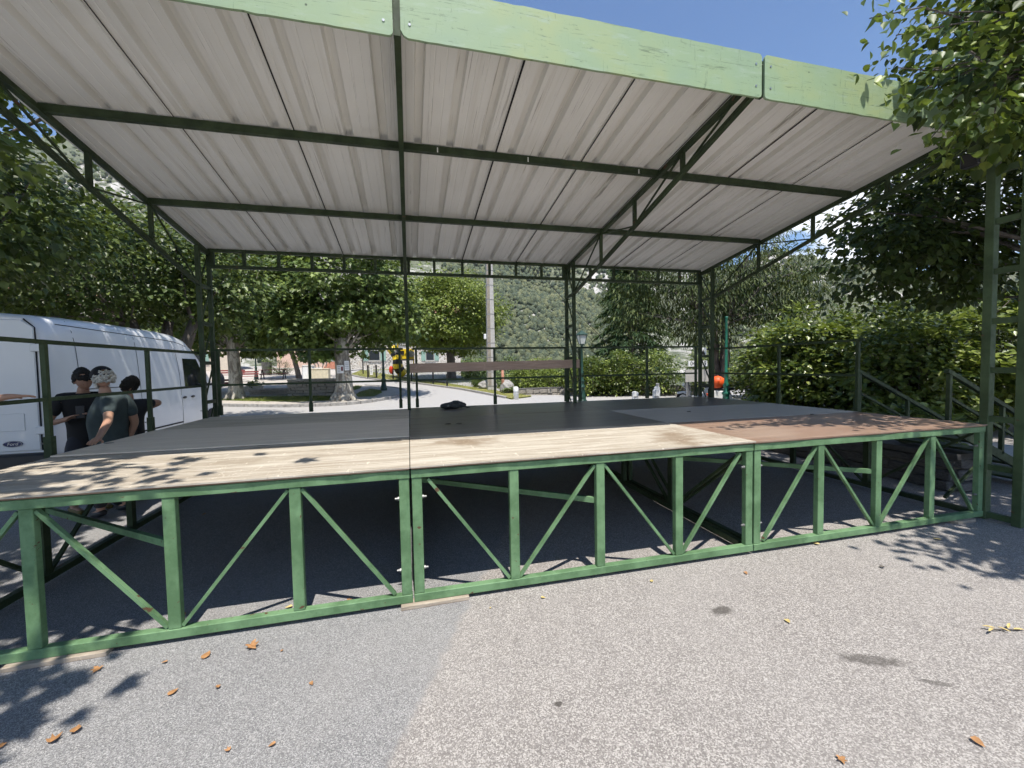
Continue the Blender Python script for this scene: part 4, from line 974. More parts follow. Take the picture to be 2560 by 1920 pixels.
# linden by the right front corner
R_LOBES = [(9.2, .0, 6.2, 2.6, 2.8, 2.3), (9.4, 2.4, 4.1, 1.7, 1.6, 1.5), (7.3, .55, 5.1, 1.5, 1.3, 1.0), (5.75, -.45, 5.05, 1.15, .75, .65), (6.7, -2.7, 5.4, 1.9, 1.4, 1.0), (7.7, 2.2, 3.7, .9, 1.2, .9), (8.5, -.6, 5.6, 2.0, 2.0, 1.5), (*ony(2440, 215, -.42), .62, .22, .50), (*ony(2490, 270, -.42), .45, .18, .40), (*ony(2400, 640, 2.4), 1.6, 1.0, .95), (*ony(2330, 520, 3.2), 1.3, 1.0, .9)]
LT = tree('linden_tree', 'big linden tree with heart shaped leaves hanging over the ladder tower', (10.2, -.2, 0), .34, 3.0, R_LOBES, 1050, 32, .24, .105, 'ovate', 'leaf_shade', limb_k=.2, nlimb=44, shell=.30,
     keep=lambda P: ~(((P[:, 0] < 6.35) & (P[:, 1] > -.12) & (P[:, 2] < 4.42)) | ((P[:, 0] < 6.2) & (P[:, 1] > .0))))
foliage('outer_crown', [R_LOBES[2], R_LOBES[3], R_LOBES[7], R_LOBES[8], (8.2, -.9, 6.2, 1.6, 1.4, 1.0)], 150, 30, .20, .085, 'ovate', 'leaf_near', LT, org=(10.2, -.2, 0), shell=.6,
     keep=lambda P: ~(((P[:, 0] < 6.35) & (P[:, 1] > -.12) & (P[:, 2] < 4.42)) | ((P[:, 0] < 6.2) & (P[:, 1] > .0))))
foliage('bough', [(5.5, -2.85, 5.0, .9, .45, .32), (6.7, -2.5, 5.2, 1.0, .6, .4)], 90, 28, .20, .11, 'ovate', 'leaf_near', LT, org=(10.2, -.2, 0), shell=.2)
def big_leaves():   # the nearest leaves, each one its own part
    C = [ony(u, v, y) for u, v, y in ((2190, 35, -.55), (2260, 80, -.5), (2330, 30, -.55), (2400, 95, -.5), (2480, 60, -.55), (2240, 175, -.45), (2330, 165, -.5), (2420, 185, -.45), (2500, 170, -.5), (2265, 245, -.38), (2350, 270, -.40), (2430, 290, -.42), (2330, 345, -.38), (2395, 370, -.36), (2535, 235, -.45), (2545, 100, -.5), (2475, 320, -.36), (2530, 330, -.36))]
    protos = []
    for j in range(4):
        me = leaf_mesh('leaf', np.zeros((1, 3)), np.array([[0, 1., 0]]), np.array([[0, 0, 1.]]), np.array([1.]), 'ovate', .16+.06*j, .12+.08*j); me.materials.append(M['leaf_near']); protos.append(me)
    tw = MB()
    for c in C:
        limb(tw, (7.4, .2, 5.2), c, .018, .004, 5, .05)
        for i in range(16):
            p = c+rng.normal(size=3)*np.array([.15, .07, .09]); d = Vector((random.uniform(-1.2, .4), random.uniform(-.9, .3), random.uniform(-1.1, .1))).normalized(); nrm = Vector((random.gauss(0, .45), random.gauss(-.3, .45), 1))
            x = d.cross(nrm).normalized(); nn = x.cross(d); s = random.uniform(.06, .10)
            o = link('leaf', protos[i % 4], LT); o.matrix_local = Matrix(((x[0]*s, d[0]*s, nn[0]*s, p[0]-10.2), (x[1]*s, d[1]*s, nn[1]*s, p[1]+.2), (x[2]*s, d[2]*s, nn[2]*s, p[2]), (0, 0, 0, 1)))
    tw.build('twigs', 'bark', LT, True, org=(10.2, -.2, 0))
big_leaves()
# shrubs
def shrub(label, c, r, n, size=.12, leaf='leaf_shrub', shape='ovate', group='shrubs round the square', cat='shrub', clump=.20):
    z = T(c[0], c[1]); t = thing('shrub', label, cat, (c[0], c[1], z), group); O = (c[0], c[1], z)
    cr, C = foliage('foliage', [(c[0], c[1], z+r[2]*.92, *r)], n, 24, clump, size, shape, leaf, t, org=O, shell=.5, droop=.1, zmin=z+.05)
    s = MB()
    for i in rng.choice(len(C), min(14, len(C)), replace=False): limb(s, (c[0]+random.uniform(-.2, .2), c[1]+random.uniform(-.2, .2), z-.05), C[i], .035, .008, 5, .12)
    s.build('stems', 'bark', t, True, org=O)
for i, (x, y, rx, rz) in enumerate(((11.3, 6.9, 1.4, 1.7), (12.6, 5.9, 1.6, 1.85), (11.6, 4.3, 1.35, 1.55), (13.4, 3.9, 1.7, 1.8), (15.2, 5.0, 2.0, 1.7), (12.7, 8.6, 1.6, 1.5), (15.4, 7.6, 1.9, 1.7))):
    shrub(['glossy light green shrub in the tall hedge beyond the side steps', 'glossy light green shrub in the tall hedge beyond the side steps'][i % 2], (x, y), (rx, rx, rz), 260, (.135, .10, .12)[i % 3], ('leaf_shrub', 'leaf_linden', 'leaf_shrub')[i % 3], group='tall hedge shrubs beyond the steps')
shrub('low bright leafy shrub seen between the two step handrails', (9.9, 3.2), (.75, .7, .42), 70, .13)
for i, (x, y, rx, rz) in enumerate(((9.6, 15.6, 1.2, 1.15), (11.4, 15.2, 1.3, 1.25), (13.2, 14.6, 1.4, 1.3), (15.0, 13.6, 1.5, 1.3), (16.6, 12.0, 1.6, 1.5), (16.2, 10.0, 1.5, 1.4))):
    shrub('dense olive green hedge shrub under the weeping tree', (x, y+2.6 if i < 3 else y+1.2), (rx, rx*.8, rz), 150, .11, group='hedge shrubs under the weeping tree')
for i, (x, y, rx, rz) in enumerate(((6.9, 20.6, 1.1, .95), (8.5, 20.8, 1.2, .9), (10.2, 20.9, 1.3, 1.0), (12.0, 20.6, 1.2, .9))):
    shrub('sunlit green bush growing just over the low stone wall', (x, y), (rx, rx, rz), 120, .10, 'leaf_round', group='bushes over the low wall')
q = gp(1195, 968); shrub('small round dark green bush at the lawn edge', (q[0], q[1]+.2), (.42, .42, .28), 40, .07, cat='bush', clump=.10)
q = gp(1232, 958); shrub('yellow flowering bush beside the concrete pole', (q[0], q[1]+.5), (.75, .6, .62), 70, .09, 'leaf_yellow', cat='bush', clump=.14)
q = gp(1190, 955); shrub('dark bush with a few yellow flowers on the lawn', (q[0], q[1]+1.5), (.9, .6, .5), 60, .09, 'leaf_shrub', cat='bush', clump=.14)
q = gp(693, 940); shrub('clipped dark round bush behind the picnic bench', (q[0], q[1]+1.0), (1.25, 1.0, .70), 90, .08, 'leaf_dark', 'small', cat='bush', clump=.14)
q = gp(1272, 985); shrub('little weedy plant at the foot of the rocks', (q[0], q[1]), (.3, .3, .22), 22, .09, cat='plant', clump=.08)
# trees in the valley beyond the wall
for i, (u, y, s) in enumerate(((1185, 58, 4.2), (1270, 66, 4.6), (1345, 62, 3.6), (1420, 70, 4.4), (1130, 75, 5.0), (1490, 56, 3.8))):
    p = ony(u, 925, y); z = -2.0
    tree('valley_tree', ['pale green tree in the valley below the square', 'rounded green tree in the valley with yellowing top'][i == 2], (p[0], y, z-1.5), .22, 3.0, [(p[0], y, z+2.2+random.uniform(-.3, .6), s*.8, s*.8, 2.6)], 170, 24, .5, .34, 'small', 'leaf_far' if i != 2 else 'leaf_round', nlimb=6, flare=1.1, group='valley trees' if i != 2 else None)

# ================================================================== SQUARE BEHIND THE STAGE
def kerb_line(name, label, pts, h=.13, wd=.16, L=.62, mat='kerb'):
    t = thing(name, label, 'kerb', (*pts[0][:2], T(*pts[0][:2]))); O = t.location[:]; acc = 0
    P = [Vector(p[:2]) for p in pts]; i = 0; cur = P[0].copy()
    pos_ = [P[0]]
    while i < len(P)-1:
        d = (P[i+1]-cur).length
        if d >= L-acc:
            cur = cur+(P[i+1]-cur).normalized()*(L-acc); pos_.append(cur.copy()); acc = 0
        else: acc += d; i += 1; cur = P[i].copy()
    for a, b in zip(pos_[:-1], pos_[1:]):
        m = (a+b)/2; d = b-a; s = MB().bar((*(a+d*.012), T(*a)+h/2-.02), (*(b-d*.012), T(*b)+h/2-.02), wd*random.uniform(.92, 1.05), (h+.05)*random.uniform(.96, 1.04)); s.build('kerb_stone', mat, t, org=O, bevel=.012)
    return pos_
isl_px = [(470, 1013), (560, 1016), (650, 1018), (740, 1018), (850, 1014), (930, 1006), (985, 995), (1008, 985), (1004, 976), (960, 970), (905, 966)]
isl = [gp(*p) for p in isl_px]; isl_back = [(-5.0, 27.5), (-9.5, 29.0), (-17, 29.5), (-19, 24), (-15, 19.6)]
front = [Vector(p[:2]) for p in isl]; fr2 = []
for i in range(len(front)-1):
    p0, p1, p2, p3 = front[max(i-1, 0)], front[i], front[i+1], front[min(i+2, len(front)-1)]
    for s in range(5):
        k = s/5; fr2.append(.5*((2*p1)+(p2-p0)*k+(2*p0-5*p1+4*p2-p3)*k*k+(3*p1-p0-3*p2+p3)*k**3))
fr2.append(front[-1])
kerb_line('island_kerb', 'curved grey stone kerb edging the island under the plane trees', fr2)
isl_o = sheet('pavement', [tuple(p) for p in fr2]+isl_back, .095, 'pale_paving', thick=.2, kind='structure'); isl_o['label'] = 'raised stone paved island under the plane trees'
def lawn(name, label, poly, h, n, bh=.07):
    g = sheet(name+'_soil', poly, h, 'grass'); g['kind'] = 'structure'; g['label'] = label.replace('grass', 'turf')
    g.name = 'lawn'; P = []
    xs = [p[0] for p in poly]; ysx = [p[1] for p in poly]
    def inside(x, y):
        c = False; m = len(poly)
        for i in range(m):
            a, b = poly[i], poly[(i+1) % m]
            if (a[1] > y) != (b[1] > y) and x < (b[0]-a[0])*(y-a[1])/(b[1]-a[1])+a[0]: c = not c
        return c
    while len(P) < n:
        x, y = random.uniform(min(xs), max(xs)), random.uniform(min(ysx), max(ysx))
        if inside(x, y): P.append((x, y, T(x, y)+h))
    P = np.array(P); D = unit(n)*.45+np.array([0, 0, 1.]); me = leaf_mesh('grass', P, D, unit(n), bh*(.6+.9*rng.random(n)), 'blade', .1, .1); 
    me.materials.append(M['grass']); tag(link('grass', me), label, kind='stuff')
g1 = [gp(*p) for p in ((505, 1005), (620, 1008), (740, 1010), (830, 1007), (836, 997), (760, 994), (690, 996), (610, 998))]
lawn('verge', 'short sunlit grass verge along the island kerb', [tuple(p[:2]) for p in g1], .105, 5000)
g2 = [gp(*p) for p in ((885, 998), (935, 996), (955, 987), (952, 980), (925, 977), (900, 985), (888, 992))]
lawn('patch', 'round shaded grass patch beside the thick plane trunk', [tuple(p[:2]) for p in g2], .105, 1500)
g3 = [gp(*p) for p in ((884, 980), (900, 976), (905, 970), (890, 968), (880, 972))]
lawn('patch', 'small sunlit grass patch behind the plane trunk', [tuple(p[:2]) for p in g3], .105, 500)
le = [gp(*p) for p in ((874, 938), (905, 945), (950, 951), (1000, 955), (1060, 962), (1105, 968), (1150, 974), (1200, 983), (1245, 992), (1280, 999))]
lawn('lawn', 'sunlit grass lawn of the playground beside the lane', [tuple(p[:2]) for p in le]+[(6.2, 17.6), (7.4, 24), (8, 40), (2, 47), (-5, 44)], .06, 16000, .09)
kerb_line('lawn_kerb', 'low pale stone kerb along the playground lawn', [p[:2] for p in le], .10, .15, .8)
# stone walled fountain block, stones laid one by one
def stone_wall(name, label, cat, A, Bp, z0, h, depth, ln, rows, mat='stone', cap='kerb', ends=True):
    A, Bp = Vector(A), Vector(Bp); d = (Bp-A); L = d.length; d.normalize(); n = Vector((d[1], -d[0])); O = (A[0], A[1], z0)
    t = thing(name, label, cat, O)
    mid = (A+Bp)/2; ang = math.atan2(d[1], d[0])
    MB().box((*(mid-n*depth/2), z0+h/2-.02), (L-.04, depth-.05, h-.02), ang).build('core', 'mortar', t, org=O)
    if cap: MB().box((*(mid-n*depth/2), z0+h+.03), (L+.08, depth+.08, .075), ang, .006).build('coping', cap, t, org=O)
    protos = []
    for k in range(5):
        b = MB().box((0, 0, 0), (1, 1, 1), 0, .07); o = b.build('stone', mat, None, bevel=.09); protos.append(o.data); bpy.data.objects.remove(o)
    def face(P0, dv, nv, Lf):
        z = 0; rh = h/rows
        for r in range(rows):
            x = -random.uniform(0, .1); 
            while x < Lf-.05:
                w_ = random.uniform(.6, 1.5)*ln; x1 = min(Lf, x+w_); x0 = max(0, x)
                if x1-x0 > .05:
                    o = link('stone', random.choice(protos), t); c = P0+dv*((x0+x1)/2)-nv*random.uniform(.0, .05); o.location = (c[0]-O[0], c[1]-O[1], z+rh/2+random.uniform(-.12, .12)*rh*(0 < r < rows-1)); o.rotation_euler = (random.choice((0, math.pi)), random.uniform(-.07, .07), math.atan2(dv[1], dv[0])); o.scale = (x1-x0-.02, .12+random.uniform(0, .05), rh*random.uniform(.70, 1.0))
                x = x1
            z += rh
    face(A, d, n, L)
    if ends: face(A-n*depth, n, -d, depth); face(Bp, -n, d, depth)
    return t
wa, wb = gp(722, 996), gp(838, 995)
stone_wall('fountain_wall', 'square dry stone fountain wall with flat coping beside the plane tree', 'stone wall', (wa[0], wa[1]), (wb[0], wb[1]), T(wa[0], wa[1])+.08, .80, 1.6, .34, 5)
stone_wall('low_wall', 'rough low stone wall at the foot of the side steps', 'stone wall', (6.85, 5.8), (6.85, .72), 0, .44, .42, .42, 3, 'stone_dark', cap='stone_dark')
# low retaining wall beyond the road, behind the white markers
wl_ = [Vector(p) for p in ((5.6, 18.6), (8.2, 18.9), (10.6, 18.7), (13.2, 17.8), (15.4, 16.2))]
for i in range(4): stone_wall('low_wall', ['low dark stone parapet beside the white bollard', 'low dark stone parapet below the conifer', 'low dark stone parapet behind the white markers', 'low dark stone parapet by the hedge'][i], 'stone wall', wl_[i], wl_[i+1], -.05, .50, .32, .45, 2, 'stone', cap='stone_dark', ends=False)
# step behind the verge with low stone edge and planter
sa, sb = gp(625, 992), gp(722, 990)
stone_wall('low_wall', 'low stone step edging the gravel terrace by the fountain wall', 'stone wall', (sa[0], sa[1]), (sb[0], sb[1]), T(sa[0], sa[1])+.08, .26, .5, .4, 2)

def lamp_post(label, p, h, mat, lantern=True, sc=1.0):
    t = thing('lamp_post', label, 'street lamp', p)
    prof = [(.20, 0), (.20, .05), (.17, .08), (.155, .16), (.17, .20), (.14, .26), (.11, .50), (.10, .62), (.135, .66), (.135, .70), (.085, .76), (.075, .9), (.10, .94), (.10, .98), (.065, 1.04), (.055, 1.3), (.07, 1.33), (.07, 1.36), (.048, 1.40), (.04, h-.05), (.055, h)]
    MB().lathe([(r*sc, z) for r, z in prof], n=14).build('column', mat, t, True)
    if lantern:
        MB().lathe([(.05, h), (.10, h+.05), (.12, h+.09)], n=10).build('bracket', mat, t)
        g = MB()
        v = [(s*.11, u*.11, h+.09) for s, u in ((-1, -1), (1, -1), (1, 1), (-1, 1))]+[(s*.19, u*.19, h+.50) for s, u in ((-1, -1), (1, -1), (1, 1), (-1, 1))]
        for i in range(4): g.bar(v[i], v[4+i], .025); g.bar(v[4+i], v[4+(i+1) % 4], .03)
        g.add([(-.22, -.22, h+.52), (.22, -.22, h+.52), (.22, .22, h+.52), (-.22, .22, h+.52), (0, 0, h+.74)], [(0, 1, 4), (1, 2, 4), (2, 3, 4), (3, 0, 4), (3, 2, 1, 0)]); g.build('lantern_frame', mat, t)
        for i in range(4):
            j = (i+1) % 4; q = MB().add([tuple(np.array(v[a])*np.array([.93, .93, 1])) for a in (i, j, 4+j, 4+i)], [(0, 1, 2, 3)]); q.build('pane', 'glass', t)
lamp_post('dark green cast iron lamp post on the paved tip of the island', gp(960, 980), 4.2, 'lamp_dark', sc=1.15)
lamp_post('dark green lamp post beside the picnic bench', gp(641, 950), 4.2, 'lamp_dark')
lamp_post('bright green cast iron lamp post in front of the scooter', (ony(1815, 990, 8.9)[0], 8.9, 0), 3.3, 'lamp_green', False, 1.0)
q = gp(1456, 1004); lamp_post('black street lamp with a glass lantern beside the dark conifer', (q[0], q[1], T(q[0], q[1])), 2.62, 'lamp_dark', True, 1.1)

def bench(label, p, rz, mat, L=1.8):
    t = thing('bench', label, 'bench', p, rz=rz)
    for y in (-.12, .03, .18): MB().box((0, y, .45), (L, .11, .04)).build('seat_slat', mat, t)
    for z, y in ((.62, .27), (.78, .31)): MB().box((0, y, z), (L, .035, .11)).build('back_slat', mat, t)
    for s in (-1, 1):
        x = s*L*.38; MB().bar((x, -.16, 0), (x, .02, .42), .05).bar((x, .24, 0), (x, .0, .42), .05).bar((x, .20, .40), (x, .34, .86), .05).build('leg', 'black', t)
for k, (u, v) in enumerate(((572, 952), (622, 956))):
    q = gp(u, v); bench(['red slatted bench half hidden by the plane trunk', 'short red slatted bench beside the dark planter pots'][k], q, .1, 'red_slat', 2.1 if k == 0 else 1.2)
q = gp(568, 985); bench('small dark red bench facing away near the van', q, math.pi, 'dark_red', 1.2)
def picnic(p):
    t = thing('picnic_table', 'dark red wooden picnic table with benches under the small tree', 'picnic table', p, rz=.08)
    for y in (-.3, -.1, .1, .3): MB().box((0, y, .76), (2.0, .18, .045)).build('top_board', 'dark_red', t)
    for s in (-1, 1):
        MB().box((0, s*.72, .44), (2.0, .24, .045)).build('seat_board', 'dark_red', t)
        x = s*.78; MB().bar((x, -.55, 0), (x, -.15, .73), .07).bar((x, .55, 0), (x, .15, .73), .07).bar((x, -.80, .40), (x, .80, .40), .06).build('trestle', 'black', t)
picnic(gp(684, 948))
def planter(label, p, dim, mat='concrete', plant=True):
    t = thing('planter', label, 'planter', p); w_, d_, h = dim; x, y = w_/2, d_/2
    m = MB(); k = .86
    m.add([(-x*k, -y*k, 0), (x*k, -y*k, 0), (x*k, y*k, 0), (-x*k, y*k, 0), (-x, -y, h), (x, -y, h), (x, y, h), (-x, y, h), (-x*.88, -y*.8, h), (x*.88, -y*.8, h), (x*.88, y*.8, h), (-x*.88, y*.8, h), (-x*.85, -y*.75, h-.08), (x*.85, -y*.75, h-.08), (x*.85, y*.75, h-.08), (-x*.85, y*.75, h-.08)],
          [(3, 2, 1, 0), (0, 1, 5, 4), (1, 2, 6, 5), (2, 3, 7, 6), (3, 0, 4, 7), (4, 5, 9, 8), (5, 6, 10, 9), (6, 7, 11, 10), (7, 4, 8, 11), (8, 9, 13, 12), (9, 10, 14, 13), (10, 11, 15, 14), (11, 8, 12, 15), (12, 13, 14, 15)]).build('trough', mat, t)
    if plant: foliage('plant', [(0, 0, h+.10, x*.8, y*.8, .22)], 26, 14, .09, .10, 'ovate', 'leaf_shrub', t, shell=.2)[0]['kind'] = 'stuff'
planter('grey concrete trough planter beside the plane trunk', gp(634, 982), (.95, .45, .38))
planter('tall dark pot with a leafy plant on the terrace', gp(668, 938), (.7, .7, 1.2), 'stone_dark')
def bin_(label, p, mat, w_, h, name='litter_bin'):
    t = thing(name, label, 'bin' if name == 'litter_bin' else 'stone block', p)
    MB().lathe([(w_*.46, 0), (w_*.5, .05), (w_*.5, h-.06)], n=8).build('body', mat, t); MB().lathe([(w_*.53, h-.06), (w_*.53, h-.02), (w_*.40, h+.04)], n=8).build('lid', 'concrete', t)
bin_('white round litter bin near the small leaning tree', gp(772, 951), 'white_paint', .9, 1.15)
def block(p):
    t = thing('stone_basin', 'cream coloured square stone basin beside the white bin', 'basin', p)
    MB().box((0, 0, .45), (1.25, .9, .90), 0, .02).build('body', 'cream', t, bevel=.03); MB().box((0, 0, .94), (1.32, .96, .08)).build('rim', 'cream', t, bevel=.02)
    for k in range(4): MB().tube([(-.3+.22*k+.15*math.sin(a)*(1 if k > 1 else -1), 0, 1.0+.62*math.sin(a)) for a in np.linspace(.05, math.pi-.05, 10)], .035, 6).build('spout_arc', 'steel', t, True)
block(gp(802, 954))
# playground slide
def slide():
    p = gp(990, 943); t = thing('playground_slide', 'yellow and black playground tower with a curving tube slide', 'slide', p)
    for x, y in ((.2, .2), (1.5, .2), (.2, 1.5), (1.5, 1.5)): MB().tube([(x, y, 0), (x, y, 3.1)], .05, 8).build('post', 'yellow', t)
    MB().box((.85, .85, 1.45), (1.4, 1.4, .08)).build('platform', 'black', t)
    for (x, y, dx, dy) in ((.85, .2, 1.3, .05), (1.5, .85, .05, 1.3), (.85, 1.5, 1.3, .05)): MB().box((x, y, 1.95), (dx, dy, .85)).build('side_panel', 'yellow', t, bevel=.02)
    MB().box((.55, .16, 2.05), (.34, .03, .36)).build('window_panel', 'fence_black', t, bevel=.05)
    MB().tube([(1.3, .1, 1.95), (1.3, -.25, 1.95)], .27, 14).build('tunnel', 'concrete', t, True)
    # roof
    MB().add([(0, 0, 3.1), (1.7, 0, 3.1), (1.7, 1.7, 3.1), (0, 1.7, 3.1), (.85, .85, 3.75)], [(0, 1, 4), (1, 2, 4), (2, 3, 4), (3, 0, 4), (3, 2, 1, 0)]).build('roof', 'shutter', t)
    # banded chute
    path = [(.2+.55*math.cos(a)-.55, .1-.75+.75*math.cos(a)*.6, 2.15-.33*(a-.0)) for a in np.linspace(0, 6.0, 22)]
    path = [(-.30+.95*s+.16*math.sin(s*6.2), -.30-.40*math.sin(s*3.0), 2.42-2.15*s**.9) for s in np.linspace(0, 1, 22)]
    for i in range(0, 21, 3): MB().tube(path[i:i+4], .40, 14, False).build('chute_band', 'yellow' if (i//3) % 2 == 0 else 'fence_black', t, True)
    MB().bar((-1.6, -.1, .05), (-.35, -.1, 1.35), .30, .06).build('ramp', plain('grey_ramp', (.35, .36, .38), .5), t); MB().tube([(-1.6, -.28, .30), (-.35, -.28, 1.7)], .03, 6).build('ramp_rail', 'steel', t)
    MB().ell((-.35, -.35, .62), (.20, .08, .34), 12, 8).build('red_panel', plain('red_plastic', (.6, .05, .02), .4), t, True)
slide()
# playground fence: black posts with rails
def fence(label, pts, posth=.95):
    t = thing('playground_fence', label, 'fence', pts[0]); O = pts[0]
    for p in pts: MB().box((p[0], p[1], p[2]+posth/2), (.10, .10, posth)).build('post', 'fence_black', t, org=O)
    for a, b in zip(pts[:-1], pts[1:]):
        for k in (.3,): MB().bar((a[0], a[1], a[2]+k*posth), (b[0], b[1], b[2]+k*posth), .03, .06).build('rail', 'fence_black', t, org=O)
fence('black post and rail fence along the lane side of the playground', [gp(u, v) for u, v in ((983, 950), (1029, 956), (1083, 962), (1118, 968))], .85)
fence('black post and rail fence in front of the stone house', [gp(u, v) for u, v in ((875, 939), (908, 936))], 1.5)
def gate(p):
    t = thing('playground_gate', 'black metal playground gate with a white notice board', 'gate', p)
    for x in (-.32, .32): MB().box((x, 0, .55), (.13, .13, 1.1)).build('post', 'fence_black', t)
    for x in np.linspace(-.2, .2, 6): MB().tube([(x, 0, .08), (x, 0, .95)], .012, 6).build('bar', 'fence_black', t)
    for z in (.1, .95): MB().box((0, 0, z), (.52, .03, .04)).build('rail', 'fence_black', t)
    n = MB().box((-.06, -.03, .68), (.22, .015, .75)).build('notice', 'paper', t)
    for j in range(5): MB().box((-.06, -.041, .95-.12*j), (.14, .004, .035)).build('print_line', 'fence_black', n)
gate(gp(931, 947))
# utility pole, bollards, milestones, rocks, old post, cable
def pole():
    p = gp(1229, 976); t = thing('utility_pole', 'tall tapered pale concrete utility pole with recessed faces', 'utility pole', p); H = 10.; w0, w1 = .52, .34
    def sec(z): w_ = w0+(w1-w0)*z/H; return w_
    m = MB(); v = []; f = []
    for z in (-.2, H):
        w_ = sec(max(0, z)); v += [(-w_/2, -w_*.36, z), (w_/2, -w_*.36, z), (w_/2, w_*.36, z), (-w_/2, w_*.36, z)]
    m.add(v, [(3, 2, 1, 0), (4, 5, 6, 7), (0, 1, 5, 4), (1, 2, 6, 5), (2, 3, 7, 6), (3, 0, 4, 7)]).build('shaft', 'concrete', t, bevel=.02)
    dk = plain('pole_darker_face', (.27, .235, .19), .9, .2, 6)  # darker brown tone for the recess faces
    for k in range(11):
        z = .3+.85*k; w_ = sec(z+.35); MB().box((-w_*.26, -w_*.36-.002, z+.38), (w_*.40, .012, .76)).build('recess_face', dk, t)
        MB().box((0, -w_*.365, z-.04), (w_*1.04, .02, .022)).build('band', 'stone_dark', t)
    MB().box((-.33, 0, 3.2), (.14, .16, .30)).build('junction_box', 'white_paint', t, bevel=.02)
    a = ony(1238, 560, p[1]); b = ony(1520, 860, p[1]+.5)
    c = MB().tube([a, (a+b)/2+np.array([0, 0, -.15]), b], .018, 5).build('overhead_cable', 'black'); tag(c, 'thin black cable slanting down from the concrete pole', 'cable')
pole()
def white_marker(label, u, v, w_, h, kind):
    q = onz(u, v, 0) if kind != 'bollard' else gp(u, v); t = thing('road_marker' if kind != 'bollard' else 'bollard', label, 'bollard' if kind == 'bollard' else 'milestone', (q[0], q[1], T(q[0], q[1]) if kind == 'bollard' else 0.), rz=-.35)
    if kind == 'bollard':
        MB().lathe([(w_*.5, 0), (w_*.5, h-.08), (w_*.42, h-.02), (w_*.2, h)], n=14).build('body', 'white_paint', t, True); MB().lathe([(w_*.515, h*.55), (w_*.515, h*.62)], n=14).build('band', 'steel', t)
    else:
        pr = [(-w_/2, 0), (w_/2, 0), (w_/2, h*.82)]+[(w_/2*math.cos(a), h*.82+h*.18*math.sin(a)) for a in np.linspace(.3, math.pi-.3, 7)]+[(-w_/2, h*.82)]
        MB().prism(pr, 'y', -.14, .14).build('stone', 'white_paint', t, bevel=.015); MB().box((0, -.145, h*.38), (w_*.78, .012, h*.14)).build('print_band', plain('grey_print_band', (.3, .3, .3), .8), t)
        if kind == 'double':
            MB().prism([(a*.9+w_*.45, b*1.22) for a, b in pr], 'y', .16, .42).build('rear_stone', 'white_paint', t, bevel=.015); MB().box((w_*.55, .29, h*1.3), (w_*.5, .2, .2)).build('top_block', 'concrete', t, bevel=.02)
white_marker('short white bollard with grey band at the lawn corner', 1290, 998, .26, .62, 'bollard')
white_marker('small white rounded milestone by the dark parapet', 1588, 1000, .26, .42, 'mile')
white_marker('pair of white milestones standing together by the hedge', 1640, 1002, .26, .55, 'double')
def rock(label, u, v, r, dy=.3):
    q = gp(u, v); random.seed(int(u)); o = MB().ell((0, 0, r[2]*.6), r, 14, 9, .10).build('boulder', 'kerb'); o.location = (q[0], q[1]+dy, q[2]); tag(o, label, 'rock')
rock('long pale flat boulder below the yellow bush', 1222, 974, (.62, .45, .36)); rock('tall pale boulder beside the old wooden post', 1270, 985, (.42, .38, .48))
q = gp(1257, 984); o = MB().tube([(0, 0, 0), (.02, 0, .8), (0, 0, 1.35)], [.09, .085, .07], 9).ell((0, 0, 1.42), (.11, .11, .12), 8, 6).build('wooden_post', 'terracotta', None, True); o.location = q; tag(o, 'weathered reddish wooden post with a knob standing by the rocks', 'post')

# signs and scooter by the rear corner
def signs():
    t = thing('sign_post', 'grey metal post with small white direction signs near the hedge', 'sign', (ony(1744, 990, 9.4)[0], 9.4, 0))
    MB().tube([(-.42, 0, 0), (-.42, 0, 1.5)], .03, 8).build('post', 'steel', t); MB().tube([(.18, .05, 0), (.18, .05, 2.5)], .03, 8).build('post', 'steel', t)
    b = MB().box((.0, -.04, 1.30), (1.05, .03, .42)).build('board', 'concrete', t)
    for (x, z, w_, h, tx) in ((-.24, 1.72, .34, .20, '04'), (.20, 1.72, .30, .20, '35'), (.18, 2.12, .26, .30, '')):
        b = MB().box((x, -.045, z), (w_, .02, h)).build('plate', 'white_paint', t)
        if tx:
            cu = bpy.data.curves.new('plate_text', 'FONT'); cu.body = tx; cu.size = .2; cu.align_x = 'CENTER'; cu.align_y = 'CENTER'; cu.extrude = .002
            tmp = bpy.data.objects.new('tmp', cu); COL.objects.link(tmp); bpy.context.view_layer.update()
            me = bpy.data.meshes.new_from_object(tmp.evaluated_get(bpy.context.evaluated_depsgraph_get())); bpy.data.objects.remove(tmp); me.materials.append(M['fence_black']); me.name = 'plate_text'
            o = link('plate_text', me, b); o.rotation_euler = (math.pi/2, 0, 0); o.location = (x, -.058, z)
        else:
            MB().add([(x-.09, -.058, z-.1), (x+.09, -.058, z-.1), (x, -.058, z+.1)], [(0, 1, 2)]).build('symbol', 'fence_black', b)
    MB().box((.56, -.03, 1.15), (.14, .02, .55)).build('plate', 'white_paint', t)
signs()
